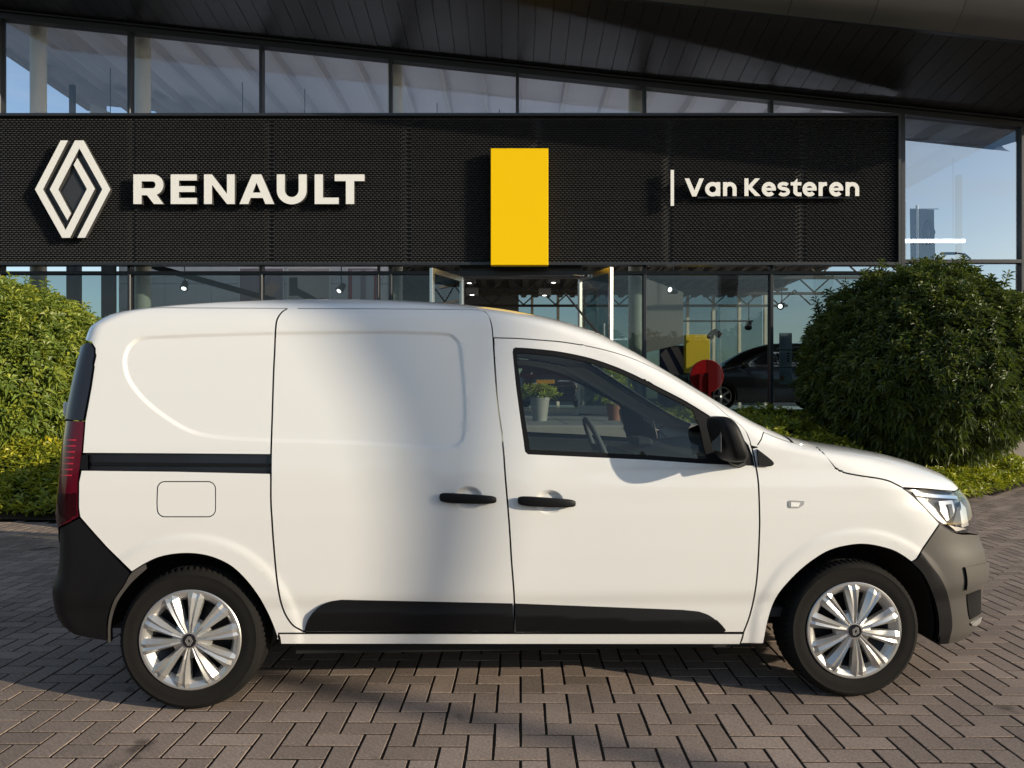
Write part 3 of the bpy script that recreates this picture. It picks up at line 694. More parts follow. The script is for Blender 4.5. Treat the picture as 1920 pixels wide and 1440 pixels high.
# ------------------------------------------------------------------ vehicle surfaces: stacked plan contours
class Pchip:
    def __init__(s, x, y):
        x = np.asarray(x, float); y = np.asarray(y, float); h = np.diff(x); d = np.diff(y) / h; m = np.zeros_like(y)
        w1 = 2 * h[1:] + h[:-1]; w2 = h[1:] + 2 * h[:-1]; ok = d[:-1] * d[1:] > 0
        with np.errstate(divide='ignore', invalid='ignore'): hm = (w1 + w2) / (w1 / d[:-1] + w2 / d[1:])
        m[1:-1] = np.where(ok, hm, 0); m[0] = d[0]; m[-1] = d[-1]; s.x, s.y, s.m = x, y, m
    def __call__(s, t):
        t = np.clip(t, s.x[0], s.x[-1]); i = np.clip(np.searchsorted(s.x, t) - 1, 0, len(s.x) - 2); h = s.x[i + 1] - s.x[i]; u = (t - s.x[i]) / h
        return ((1 + 2 * u) * (1 - u) ** 2) * s.y[i] + u * (1 - u) ** 2 * h * s.m[i] + u * u * (3 - 2 * u) * s.y[i + 1] + u * u * (u - 1) * h * s.m[i + 1]
class Surf:
    QS = 1.75
    def __init__(s, z, w, F, R, af, nf, ar, nr):
        z = np.asarray(z, float); w = np.asarray(w, float); one = np.ones_like(z)
        s.tk = np.concatenate([[0], np.cumsum(np.hypot(np.diff(z), np.diff(w)))]); s.tmax = s.tk[-1]
        s.f = [Pchip(s.tk, np.asarray(a, float) * one) for a in (z, w, F, R, af, nf, ar, nr)]; s.zz, s.feat = z, None
        s.fp = None
    def T(s, z): return np.interp(z, s.zz, s.tk)
    def base(s, q, t):
        z, w, F, R, af, nf, ar, nr = [g(t) for g in s.f]; xf, xr = F - af, R + ar
        x = xr + (q + 1) / 2 * (xf - xr); y = w.copy()
        ph = np.clip(q - 1, 0, 1) * np.pi / 2; r = 1 / (np.cos(ph) ** nf + np.sin(ph) ** nf) ** (1 / nf); m = q > 1
        x = np.where(m, xf + af * r * np.sin(ph), x); y = np.where(m, w * r * np.cos(ph), y)
        ph = np.clip(-1 - q, 0, 1) * np.pi / 2; r = 1 / (np.cos(ph) ** nr + np.sin(ph) ** nr) ** (1 / nr); m = q < -1
        x = np.where(m, xr - ar * r * np.sin(ph), x); y = np.where(m, w * r * np.cos(ph), y)
        return x, y, z
    def S(s, D):
        q, t = np.clip(D[:, 0] / s.QS, -2, 2), np.clip(D[:, 1], 0, s.tmax); x, y, z = s.base(q, t)
        if s.feat is not None: y = y + s.feat(x, z) * np.clip((1.5 - np.abs(q)) / .25, 0, 1)
        return np.stack([x, y, z], 1)
    def N(s, D):
        e = .0015; a = s.S(D + [e, 0]) - s.S(D - [e, 0]); b = s.S(D + [0, e]) - s.S(D - [0, e]); n = np.cross(a, b)
        l = np.linalg.norm(n, axis=1, keepdims=True); n = -n / np.maximum(l, 1e-12); return n      # outward for the +y half
def resample(p, sp, closed=True):
    p = np.asarray(p, float); q = np.vstack([p, p[:1]]) if closed else p; out = []
    for a, b in zip(q[:-1], q[1:]):
        k = max(1, int(math.ceil(np.linalg.norm(b - a) / sp))); out += [a + (b - a) * i / k for i in range(k)]
    if not closed: out.append(q[-1])
    return np.array(out)
def area(p): p = np.asarray(p); q = np.roll(p, -1, 0); return .5 * (p[:, 0] * q[:, 1] - q[:, 0] * p[:, 1]).sum()
def inset_poly(p, d):
    if area(p) < 0: p = p[::-1]
    a = p - np.roll(p, 1, 0); b = np.roll(p, -1, 0) - p
    def nr(v): v = v / np.maximum(np.linalg.norm(v, axis=1, keepdims=True), 1e-9); return np.stack([-v[:, 1], v[:, 0]], 1)
    n1, n2 = nr(a), nr(b); n = (n1 + n2) / np.maximum(1 + (n1 * n2).sum(1), .35)[:, None]; return p + n * d
def inset_surf(sf, p, d):
    if area(p) < 0: p = p[::-1]
    if abs(d) < 1e-9: return p
    h = 1e-3; S0 = sf.S(p); ja = (sf.S(p + [h, 0]) - sf.S(p - [h, 0])) / (2 * h); jb = (sf.S(p + [0, h]) - sf.S(p - [0, h])) / (2 * h); n = sf.N(p)
    def side(t3, t2):
        t3 = t3 / np.maximum(np.linalg.norm(t3, axis=1, keepdims=True), 1e-9); o = np.cross(n, t3)
        dd = solve(o); s_ = np.sign((dd * np.stack([-t2[:, 1], t2[:, 0]], 1)).sum(1, keepdims=True)); return o * np.where(s_ == 0, 1, s_)
    def solve(o):
        aa, bb, ab = (ja * ja).sum(1), (jb * jb).sum(1), (ja * jb).sum(1); oa, ob = (ja * o).sum(1), (jb * o).sum(1); det = np.maximum(aa * bb - ab * ab, 1e-7)
        return np.stack([(oa * bb - ob * ab) / det, (ob * aa - oa * ab) / det], 1)
    o1 = side(S0 - np.roll(S0, 1, 0), p - np.roll(p, 1, 0)); o2 = side(np.roll(S0, -1, 0) - S0, np.roll(p, -1, 0) - p)
    o = (o1 + o2) / np.maximum(1 + (o1 * o2).sum(1), .35)[:, None]; return p + np.clip(solve(o) * d, -.012, .012)
def cr(pts, n=5):
    p = np.asarray(pts, float); P = np.vstack([2 * p[0] - p[1], p, 2 * p[-1] - p[-2]]); o = []
    for i in range(len(p) - 1):
        a, b, c, d = P[i:i + 4]
        for u in np.arange(n) / n: o.append(.5 * (2 * b + (c - a) * u + (2 * a - 5 * b + 4 * c - d) * u * u + (3 * b - a - 3 * c + d) * u ** 3))
    o.append(p[-1]); return [tuple(v) for v in o]
def panel(sf, name, polys, m, parent, holes=(), off=0.0, inset=.0036, rim=.018, sp=.026, center=False, sides=(-1, 1), bsp=.016):
    V, N, F = [], [], []
    for poly in polys:
        p = resample(poly, bsp); c = np.abs(p[:, 0]) > 1.994 * sf.QS; tm = p[:, 1] > sf.tmax - 1e-4; pi = inset_surf(sf, p, inset)
        if area(p) < 0: c, tm, p = c[::-1], tm[::-1], p[::-1]
        pi[c, 0] = p[c, 0]; pi[tm, 1] = p[tm, 1]
        hs = [resample(h, bsp) for h in holes]
        x0, y0 = pi.min(0); x1, y1 = pi.max(0); g = np.stack(np.meshgrid(np.arange(x0, x1, sp), np.arange(y0, y1, sp)), -1).reshape(-1, 2)
        g = g[inside(g, pi)]
        for h in hs: g = g[~inside(g, h)]
        if len(g):
            dd = np.full(len(g), 9.)
            for l in [pi] + hs:
                for i0 in range(0, len(g), 2000): dd[i0:i0 + 2000] = np.minimum(dd[i0:i0 + 2000], np.linalg.norm(g[i0:i0 + 2000, None] - l[None], axis=-1).min(1))
            g = g[dd > sp * .5]
        if sf.fp is not None and len(g):
            e = sf.fp[inside(sf.fp, pi)]
            for h in hs: e = e[~inside(e, h)]
            if len(e):
                ok = np.ones(len(e), bool)
                for l in [pi] + hs: ok &= np.array([np.linalg.norm(l - q, axis=1).min() > .006 for q in e])
                e = e[ok]; near_ = np.array([np.linalg.norm(e - q, axis=1).min() for q in g]) if len(e) else np.full(len(g), 9.)
                g = np.vstack([g[near_ > sp * .55], e])
        v, T = fill2d([pi], hs, g); P = sf.S(v); n = sf.N(v); P = P + n * off; b = len(V)
        V += list(P); N += list(n); F += [tuple(i + b for i in t) for t in T]
        if rim:
            for i, j in boundary(T):
                if abs(v[i, 0]) > 1.99 * sf.QS and abs(v[j, 0]) > 1.99 * sf.QS or (v[i, 1] > sf.tmax - .002 and v[j, 1] > sf.tmax - .002): continue
                k = len(V); e = P[j] - P[i]; o = np.cross(e, n[i]); o /= max(np.linalg.norm(o), 1e-9)
                g_ = min(.0016, rim * .3); a2, b2 = P[i] + o * g_ - n[i] * g_, P[j] + o * g_ - n[j] * g_; ni, nj = (n[i] + o) / 1.414, (n[j] + o) / 1.414
                V += [P[i], P[j], b2, a2, b2 - n[j] * rim, a2 - n[i] * rim]; N += [n[i], n[j], nj, ni, o, o]; F += [(k + 1, k, k + 3, k + 2), (k + 2, k + 3, k + 5, k + 4)]
    V, N = np.array(V), np.array(N); res = {}
    # orient: faces of the +y half must look outward
    ft = np.array([f for f in F if len(f) == 3][:400]); fn = np.cross(V[ft[:, 1]] - V[ft[:, 0]], V[ft[:, 2]] - V[ft[:, 0]])
    if (fn * N[ft[:, 0]]).sum() < 0: F = [f[::-1] for f in F]
    fl = np.array([1, -1, 1.])
    if center:
        n = len(V); res = obj(name, np.vstack([V, V * fl]), F + [tuple(i + n for i in f[::-1]) for f in F], m, parent, normals=np.vstack([N, N * fl])); return {-1: res, 1: res}
    for sd in sides:
        pr = parent[sd] if isinstance(parent, dict) else parent
        res[sd] = obj(name, V, F, m, pr, normals=N) if sd > 0 else obj(name, V * fl, [f[::-1] for f in F], m, pr, normals=N * fl)
    return res

# ------------------------------------------------------------------ the white van
PSI, VOX, VOY = math.radians(2.6), .03, 3.985
van = empty('delivery_van', (VOX, VOY, 0), PSI); tag(van, 'white panel van with dark grey bumpers parked on the brick paving', 'van')
zk = [0.2, 0.25, 0.3, 0.35, 0.42, 0.5, 0.58, 0.66, 0.74, 0.8, 0.86, 0.92, 0.98, 1.04, 1.1, 1.16, 1.24, 1.32, 1.4, 1.48, 1.54, 1.6, 1.635, 1.664, 1.688, 1.707, 1.723, 1.737, 1.75, 1.761, 1.769, 1.775, 1.778]
wk = [0.83, 0.85, 0.859, 0.867, 0.874, 0.882, 0.885, 0.887, 0.887, 0.886, 0.882, 0.878, 0.872, 0.865, 0.858, 0.848, 0.835, 0.821, 0.805, 0.789, 0.774, 0.758, 0.745, 0.727, 0.703, 0.674, 0.64, 0.6, 0.55, 0.48, 0.38, 0.22, 0.0]
Fk = [2.224, 2.255, 2.263, 2.264, 2.269, 2.28, 2.27, 2.238, 2.225, 2.214, 2.177, 2.111, 1.969, 1.724, 1.339, 1.15, 1.0, 0.866, 0.736, 0.604, 0.51, 0.409, 0.331, 0.258, 0.179, 0.111, 0.036, -0.05, -0.14, -0.22, -0.28, -0.33, -0.38]
Rk = [-2.0, -2.003, -2.022, -2.06, -2.084, -2.083, -2.055, -2.047, -2.048, -2.057, -2.057, -2.054, -2.051, -2.048, -2.044, -2.04, -2.034, -2.025, -2.015, -2.004, -1.992, -1.978, -1.964, -1.935, -1.857, -1.751, -1.631, -1.49, -1.38, -1.31, -1.26, -1.2, -1.14]
afk = [0.6, 0.6, 0.6, 0.6, 0.6, 0.6, 0.6, 0.6, 0.6, 0.64, 0.675, 0.643, 0.611, 0.51, 0.38, 0.26, 0.26, 0.26, 0.26, 0.26, 0.293, 0.343, 0.396, 0.466, 0.523, 0.569, 0.604, 0.624, 0.643, 0.659, 0.67, 0.679, 0.683]
nfk = np.interp(zk, [.2, .98, 1.16, 1.5, 1.65, 1.75], [2.5, 2.5, 3.0, 3.0, 2.5, 2.2]); ark = np.interp(zk, [.2, .6, 1.6, 1.7, 1.79], [.22, .20, .18, .3, .5])
VS = Surf(zk, wk, Fk, Rk, afk, nfk, ark, 2.6)
QS = VS.QS; T = VS.T
def vproj(P):
    x, y, z = P[:, 0], -P[:, 1], P[:, 2]; X = VOX + x * math.cos(PSI) - y * math.sin(PSI); Y = VOY + x * math.sin(PSI) + y * math.cos(PSI)
    return np.stack([960 + FPX * X / Y, HY - FPX * (z - CAMH) / Y], 1)
_gq, _gt = np.meshgrid(np.linspace(-1.9, 1.9, 420) * QS, np.linspace(0, VS.tmax * .97, 240)); _G = np.stack([_gq.ravel(), _gt.ravel()], 1)
_gp = vproj(VS.S(_G)); _n = VS.N(_G); _P = VS.S(_G)
_wx = VOX + _P[:, 0] * math.cos(PSI) + _P[:, 1] * math.sin(PSI); _wy = VOY + _P[:, 0] * math.sin(PSI) - _P[:, 1] * math.cos(PSI)
_nx = _n[:, 0] * math.cos(PSI) + _n[:, 1] * math.sin(PSI); _ny = _n[:, 0] * math.sin(PSI) - _n[:, 1] * math.cos(PSI)
_face = (_nx * _wx + _ny * _wy + _n[:, 2] * (_P[:, 2] - CAMH)) < 0
_G, _gp = _G[_face], _gp[_face]
def dom(px):
    """photo pixels on the van's near side -> surface coordinates"""
    px = np.asarray(px, float); d = ((px[:, None] - _gp[None]) ** 2).sum(-1); D = _G[d.argmin(1)].copy()
    for _ in range(6):
        p = vproj(VS.S(D)); e = px - p; h = 1e-3; ja = (vproj(VS.S(D + [h, 0])) - p) / h; jb = (vproj(VS.S(D + [0, h])) - p) / h
        det = ja[:, 0] * jb[:, 1] - ja[:, 1] * jb[:, 0]; ok = np.abs(det) > 2e4; det = np.where(ok, det, 1)
        st = np.stack([(e[:, 0] * jb[:, 1] - e[:, 1] * jb[:, 0]) / det, (ja[:, 0] * e[:, 1] - ja[:, 1] * e[:, 0]) / det], 1)
        st = np.clip(st, -.05, .05) * ok[:, None]; D2 = D + st
        imp = np.linalg.norm(px - vproj(VS.S(D2)), axis=1) < np.linalg.norm(e, axis=1); D = np.where(imp[:, None], D2, D)
    D[:, 1] = np.clip(D[:, 1], 0, VS.tmax); return D
def dl(px):
    px = np.asarray(px, float); return [tuple(v) for v in dom(resample(px, 5, False) if len(px) > 1 else px)]
def xz(px): P = VS.S(dom(px)); return P[:, [0, 2]]
WX, WZ, WR = 1.406, .283, .287
# relief: recessed cargo panel, arch flares, handle cups, shoulder line
rec = cr([(517, 623.5), (400, 627), (317, 630), (267, 633), (248, 642), (237, 656), (232, 678), (238, 708), (257, 737), (283, 763), (317, 788), (350, 807), (383, 817), (433, 823), (510, 827)]) + cr([(640, 830), (773, 837), (840, 840), (860, 833), (870, 817), (873, 767), (868, 693), (863, 650), (853, 633), (833, 625), (740, 622), (640, 622)])
REC = xz(rec); CUP = xz([(878, 934), (1030, 941)])
ARCH_C = xz([(354, 1205), (1604, 1188)])
def vfeat(x, z):
    P = np.stack([x, z], 1); o = np.zeros(len(P)); b = (P[:, 0] > -1.75) & (P[:, 0] < .1) & (z > .9) & (z < 1.7)
    if b.any():
        d = seg_dist(P[b], np.vstack([REC, REC[:1]])); o[b] -= .0075 * sstep(np.where(inside(P[b], REC), d, -d), -.007, .013)
    for c in CUP:
        r = np.hypot((x - c[0]) / .062, (z - c[1]) / .052); o -= .020 * (1 - sstep(r, .55, 1.0))
    for cx in (-WX + .005, WX + .005):
        r = np.hypot(x - cx, z - .285); o += .0055 * (1 - sstep(r, .425, .466)) * sstep(x, -1.84, -1.72) * (1 - sstep(x, 1.72, 1.84))
    o += .005 * (1 - sstep(z, .90, .99)) * sstep(x, -.1, .7)
    o -= .008 * (1 - sstep(z, .41, .48))
    return o
_P0, _D0 = VS.S(_G), _G
def dom_xz(Q):
    Q = np.asarray(Q, float); D = np.array([_D0[((_P0[:, 0] - a_) ** 2 + (_P0[:, 2] - b_) ** 2).argmin()] for a_, b_ in Q])
    for _ in range(5):
        P = VS.S(D)[:, [0, 2]]; h = 1e-3; ja = (VS.S(D + [h, 0])[:, [0, 2]] - P) / h; jb = (VS.S(D + [0, h])[:, [0, 2]] - P) / h; e = Q - P
        det = ja[:, 0] * jb[:, 1] - ja[:, 1] * jb[:, 0]; det = np.where(np.abs(det) < .05, 1e9, det)
        D = D + np.clip(np.stack([(e[:, 0] * jb[:, 1] - e[:, 1] * jb[:, 0]) / det, (ja[:, 0] * e[:, 1] - ja[:, 1] * e[:, 0]) / det], 1), -.03, .03)
    return D
_fp = [resample(inset_poly(resample(REC, .012), d), .012) for d in (-.0075, -.003, .002, .007, .0135)]
for cx in (-WX + .005, WX + .005):
    for r_ in (.433, .441, .4485, .456, .464): t_ = np.linspace(0, math.pi, int(math.pi * r_ / .014)); _fp.append(np.stack([cx + r_ * np.cos(t_), .285 + r_ * np.sin(t_)], 1))
for c in CUP:
    for r_ in (.15, .35, .53, .66, .78, .9, 1.02): t_ = np.linspace(0, 2 * math.pi, int(8 + 34 * r_), endpoint=False); _fp.append(np.stack([c[0] + .062 * r_ * np.cos(t_), c[1] + .052 * r_ * np.sin(t_)], 1))
VS.fp = dom_xz(np.vstack(_fp))
VS.feat = vfeat
TS = T(1.69)
SR = cr([(554, 573), (533, 582), (521, 596), (517, 615), (515, 660), (513, 700), (510.5, 780), (508.5, 840), (508, 887), (508, 940), (510, 975), (513, 1020), (520, 1093), (530, 1140), (547, 1170), (567, 1183)])
SF_ = cr([(909, 584), (916, 592), (922, 609), (924.5, 631), (926, 657), (928, 687), (933, 757), (942, 823), (948, 900), (955, 985), (959, 1050), (964.5, 1128), (963, 1186)])
DT = cr([(925, 633), (967, 634), (1009, 637), (1051, 640.5), (1092, 647), (1134, 656), (1180, 670), (1224, 689), (1255, 705), (1297, 730), (1338, 757), (1363, 778), (1383, 793), (1397, 807), (1405, 823), (1410, 840), (1417, 873), (1422, 907), (1424, 960), (1424, 997), (1420.5, 1069), (1415, 1114), (1405.5, 1155), (1394, 1186)])
RA = cr([(523, 1207), (513, 1177), (500, 1147), (483, 1117), (460, 1087), (433, 1062), (400, 1046), (367, 1039), (333, 1039), (300, 1045), (273, 1057), (247, 1073)])
FA = cr([(1432, 1207), (1441, 1162), (1456, 1121), (1486, 1084), (1520, 1054), (1557, 1032), (1599, 1022), (1632, 1022), (1670, 1031), (1692, 1042), (1709, 1054)])
FB = cr([(1709, 1054), (1730, 1076), (1745, 1106), (1756, 1140), (1760, 1177), (1756, 1208)])
qx = lambda px: dom([px])[0]
a = qx((560, 576)); b = qx((903, 583))
panel(VS, 'sliding_door', [[(b[0], TS), (a[0], TS)] + dl(SR) + [tuple(qx((575, 1186)))] + dl(SF_[::-1])], 'van_white', van, sp=.018)
p0 = dl([(171, 642), (178.5, 654), (179, 669), (170.6, 726), (159, 789), (155, 841), (154, 850.5), (330, 851.5), (507.5, 853)])
up = [s for s in SR if s[1] < 852][::-1]
panel(VS, 'rear_quarter_panel', [p0 + dl(up) + [(a[0], TS), (-1.0 * QS, TS), (-1.55 * QS, TS), (-1.62 * QS, T(1.6)), (-1.55 * QS, T(1.56))],
    dl([(152, 881), (330, 883), (507.5, 887)] + [s for s in SR if s[1] > 888] + [(575, 1187.5), (523, 1187.5)] + RA[1:] + [(200, 1027), (173, 997), (152, 973), (149, 969), (146.6, 951), (147, 904)])],
    'van_white', van, holes=[dl(np.vstack([arc(cx, cy, 15, 15, a0, a0 + 90, 7) for cx, cy, a0 in ((309, 917, 180), (390, 917, 270), (390, 955, 0), (309, 955, 90))]))], sp=.018)
panel(VS, 'fuel_flap', [dl(np.vstack([arc(cx, cy, 14, 14, a0, a0 + 90, 7) for cx, cy, a0 in ((309, 917, 180), (390, 917, 270), (390, 955, 0), (309, 955, 90))]))], 'van_white', van, inset=.002, sides=(-1,), off=-.0008)
panel(VS, 'fuel_flap_well', [dl(rect(285, 414, 893, 979))], 'dark_back', van, off=-.02, rim=0, sides=(-1,), inset=0)
rail = panel(VS, 'sliding_rail', [dl([(150, 848), (509, 851), (509, 890), (150, 884)])], 'gloss_black', van, off=-.016, rim=0, inset=0)
panel(VS, 'rail_lip', [dl([(170, 866), (505, 869), (505, 875), (170, 872)])], 'plastic_black_shaded', rail, off=-.006, rim=.01, inset=0, bsp=.03)
panel(VS, 'rail_end_cap', [dl([(149, 853), (165, 853), (165, 881), (148, 880)])], 'plastic_black_shaded', rail, off=.001, rim=.015, inset=0)
panel(VS, 'sill', [dl([(523, 1189), (1393, 1189), (1387, 1208), (527, 1207.5)])], 'van_white', van, off=-.001, rim=.03, inset=.001)
WF = cr([(966, 651.5), (994, 653), (1048, 659), (1102, 670), (1143, 683), (1184, 700), (1238, 727), (1279, 748), (1303, 762)]) + [(1330, 779), (1360, 799), (1390, 819), (1404, 835), (1411, 855), (1415, 873.5), (1319, 869.5), (1211, 862), (1102, 857), (990, 852), (984.5, 847), (975, 781), (967, 721), (961, 660), (962, 654)]
WG = cr([(970, 661.5), (994, 662), (1048, 668), (1102, 679), (1143, 692), (1184, 709), (1238, 736), (1279, 757), (1299, 769)]) + [(1312, 800), (1326, 861), (1211, 853), (1102, 848), (994, 843), (984, 781), (976, 721), (969, 668)]
door = panel(VS, 'front_door', [dl(DT + [(963.5, 1187)] + SF_[::-1][1:-19])], 'van_white', van, holes=[dl(WF)], sp=.018)
fr = panel(VS, 'window_frame', [dl(WF)], 'plastic_black_shaded', door, holes=[dl(WG)], off=-.004, inset=.0005, rim=.012, bsp=.01)
gl = panel(VS, 'window_glass', [dl(WG)], 'car_glass', door, off=-.010, inset=-.006, rim=0, sp=.04)
TR1 = [(570, 1184.5)] + cr([(573, 1172), (580, 1157), (597, 1138), (617, 1128), (640, 1124)]) + [(962, 1131), (963, 1185.5)]
TR2 = [(966, 1185.5), (965.5, 1131), (1280, 1143)] + cr([(1310, 1146), (1329, 1153), (1347, 1166), (1361, 1181), (1356, 1186)])
RZ = xz([(640, 1147), (963, 1152), (1280, 1164)])
def tfeat(x, z): d = z - np.interp(x, RZ[:, 0], RZ[:, 1]); return vfeat(x, z) + .017 - np.where(d > 0, .30 * d, -.16 * d)
VS.feat = tfeat
for tr_p in (TR1, TR2): panel(VS, 'lower_door_trim', [dl(tr_p)], 'plastic_black_shaded', van, rim=.018, inset=.001, sp=.013)
VS.feat = vfeat
# fender, hood, roof, glass
hg = cr([(1528, 835), (1547, 853), (1563, 873), (1573, 882), (1587, 887), (1613, 892), (1647, 897), (1667, 902), (1680, 908), (1690, 913)])
HT = [(1692, 914.5), (1716, 915.5), (1737, 917), (1763, 919.5), (1790, 921.5)]
HL = cr([(1692, 914.5), (1711, 929), (1737, 955), (1760, 979.5), (1771, 988.5), (1788, 997.5), (1804, 1001), (1820, 1001)])
hq = 1.42 * QS; zc_, zhl = 1.10, float(VS.f[0](np.array([qx((1790, 921.5))[1]]))[0])
AP = [(1418, 838), (1427, 823), (1431, 810)]
i0 = next(i for i, s in enumerate(DT) if s[1] > 838)
FE = dl(AP) + [(1.34 * QS, T(zc_)), (1.42 * QS, T(1.075))] + dl(hg) + dl(HL[:16]) + dl([(1762, 982), (1730, 1029)]) + dl(FA[::-1]) + dl([(1387, 1207)]) + dl(DT[i0:][::-1])
panel(VS, 'front_fender', [FE], 'van_white', van, sp=.02)
qh = dom([HT[-1]])[0]
HOOD = dl(hg[::-1]) + [(1.42 * QS, T(1.075)), (1.34 * QS, T(zc_)), (1.5 * QS, T(1.125)), (2 * QS, T(1.135)), (2 * QS, qh[1]), (1.8 * QS, qh[1])] + dl(HT[::-1])
panel(VS, 'hood', [HOOD], 'van_white', van, center=True, sp=.03)
ROOF = [(-2 * QS, VS.tmax), (-2 * QS, TS), (-1.5 * QS, TS), (a[0], TS), (b[0], TS)] + dl([s for s in SF_ if s[1] < 632]) + dl([s for s in DT[:i0]]) + dl(AP) + [(1.34 * QS, T(1.103)), (1.47 * QS, T(1.13)), (1.48 * QS, T(1.4)), (1.50 * QS, T(1.54)), (1.6 * QS, T(1.58)), (2 * QS, T(1.60)), (2 * QS, VS.tmax)]
panel(VS, 'roof', [ROOF], 'van_white', van, center=True, sp=.035, inset=.0014)
panel(VS, 'windscreen', [[(1.475 * QS, T(1.135)), (1.485 * QS, T(1.4)), (1.505 * QS, T(1.535)), (1.6 * QS, T(1.575)), (2 * QS, T(1.595)), (2 * QS, T(1.14)), (1.5 * QS, T(1.13))]], 'car_glass', van, center=True, off=-.004, rim=0, sp=.05)
_sp = dom(cr([(1418.5, 842), (1432, 852), (1445, 862.5), (1449, 869), (1444, 873.5), (1432, 874), (1421, 873)], 4)); _s3 = VS.S(_sp) + np.array([0, .012, 0]); _k = len(_s3)
for sd in (-1, 1):
    _v = np.vstack([_s3, _s3 - [0, .03, 0]]) * [1, sd, 1]
    obj('mirror_sail', _v, [tuple(range(_k))] + [(i, (i + 1) % _k, (i + 1) % _k + _k, i + _k) for i in range(_k)], 'plastic_black_shaded', van)
# bumpers
FBP = dl(FB[::-1]) + dl([(1730, 1029), (1762, 982)]) + dl(HL[16:]) + [(2 * QS, T(.58)), (2 * QS, T(.25)), (1.75 * QS, T(.25))] + dl([(1828, 1182), (1812, 1197), (1792, 1206), (1757, 1209)])
bump = panel(VS, 'front_bumper', [FBP], 'plastic_grey_lit', van, center=True, sp=.03, rim=.03)[1]
panel(VS, 'bumper_strip', [dl([(1806, 1063), (1850, 1054), (1851, 1090), (1808, 1106)]) ], 'plastic_grey_lit', {-1: bump, 1: bump}, off=.010, rim=.014, inset=.001)
panel(VS, 'fog_lamp_recess', [dl([(1812, 1114), (1838, 1104), (1838, 1150), (1818, 1162), (1815, 1150)])], 'plastic_black_shaded', {-1: bump, 1: bump}, off=.004, rim=.006, inset=.001)
panel(VS, 'skid_accent', [dl([(1818, 1168), (1838, 1154), (1836, 1166), (1828, 1172), (1820, 1172)])], 'cover_silver', {-1: bump, 1: bump}, off=.008, rim=.012, inset=.0005)
panel(VS, 'arch_edge', [dl(FB + cr([(1778, 1206), (1785, 1170), (1778, 1120), (1764, 1085), (1742, 1056), (1728, 1036)]))], 'plastic_black_shaded', {-1: bump, 1: bump}, off=.003, rim=.006, inset=.001)
panel(VS, 'grille', [[(1.7 * QS, T(.59)), (2 * QS, T(.59)), (2 * QS, qh[1] - .004), (1.7 * QS, qh[1] - .004)]], 'gloss_black', van, center=True, off=-.006, rim=0)
for zb in (.64, .69, .74): panel(VS, 'grille_bar', [[(1.72 * QS, T(zb)), (2 * QS, T(zb)), (2 * QS, T(zb + .014)), (1.72 * QS, T(zb + .014))]], 'chrome', van, center=True, off=.004, rim=.01, inset=0)
RBP = dl([(113, 988), (127, 982), (149, 970), (152, 974), (173, 997), (200, 1027), (245, 1074)]) + dl(cr([(245, 1074), (233, 1097), (213, 1127), (202, 1165), (202, 1203)])) + dl([(202, 1203), (165, 1197), (135, 1189), (119, 1177)]) + [(-1.6 * QS, T(.29)), (-2 * QS, T(.29)), (-2 * QS, T(.55))]
panel(VS, 'rear_bumper', [RBP], 'plastic_black_shaded', van, center=True, sp=.03, rim=.03)
panel(VS, 'arch_lip', [dl(cr([(274, 1057), (247, 1075), (234, 1097), (214, 1127), (204, 1165), (203, 1204)]) + cr([(208, 1204), (209, 1168), (220, 1130), (242, 1098), (262, 1078), (276, 1066)]))], 'plastic_grey_lit', van, off=.003, rim=.02, inset=0)
# headlights
lens = panel(VS, 'headlight', [dl(HL) + [(1.62 * QS, qx((1820, 1001))[1]), (1.70 * QS, T(.62)), (1.70 * QS, qh[1])] + dl(HT[::-1])], 'gloss_black', van, off=-.03, rim=0, inset=.002, sp=.02)
panel(VS, 'lens', [dl(HL) + [(1.62 * QS, qx((1820, 1001))[1]), (1.70 * QS, T(.62)), (1.70 * QS, qh[1])] + dl(HT[::-1])], 'lens_glass', lens, off=.002, rim=.03, inset=.003, sp=.02)
panel(VS, 'light_bar', [dl([(1722, 931), (1738, 935), (1755, 950), (1766, 966), (1780, 981), (1774, 983), (1758, 972), (1740, 955)])], 'sign_white', lens, off=-.012, rim=.01, inset=0)
panel(VS, 'upper_bar', [dl([(1716, 922), (1760, 926), (1800, 927), (1802, 933), (1760, 932), (1722, 929)])], 'chrome', lens, off=-.014, rim=.01, inset=0)
panel(VS, 'reflector', [dl([(1766, 938), (1792, 935), (1799, 962), (1782, 976), (1770, 958)]), dl([(1806, 936), (1818, 950), (1824, 985), (1812, 990), (1800, 975)]), dl([(1785, 985), (1820, 992), (1800, 997)])], 'cover_silver', lens, off=-.016, rim=.012, inset=0)
panel(VS, 'projector', [dl([(1780, 944), (1788, 943), (1793, 965), (1786, 972)]), dl([(1798, 950), (1803, 948), (1808, 985), (1798, 988), (1790, 982)])], 'interior_dark', lens, off=-.010, rim=.008, inset=0)
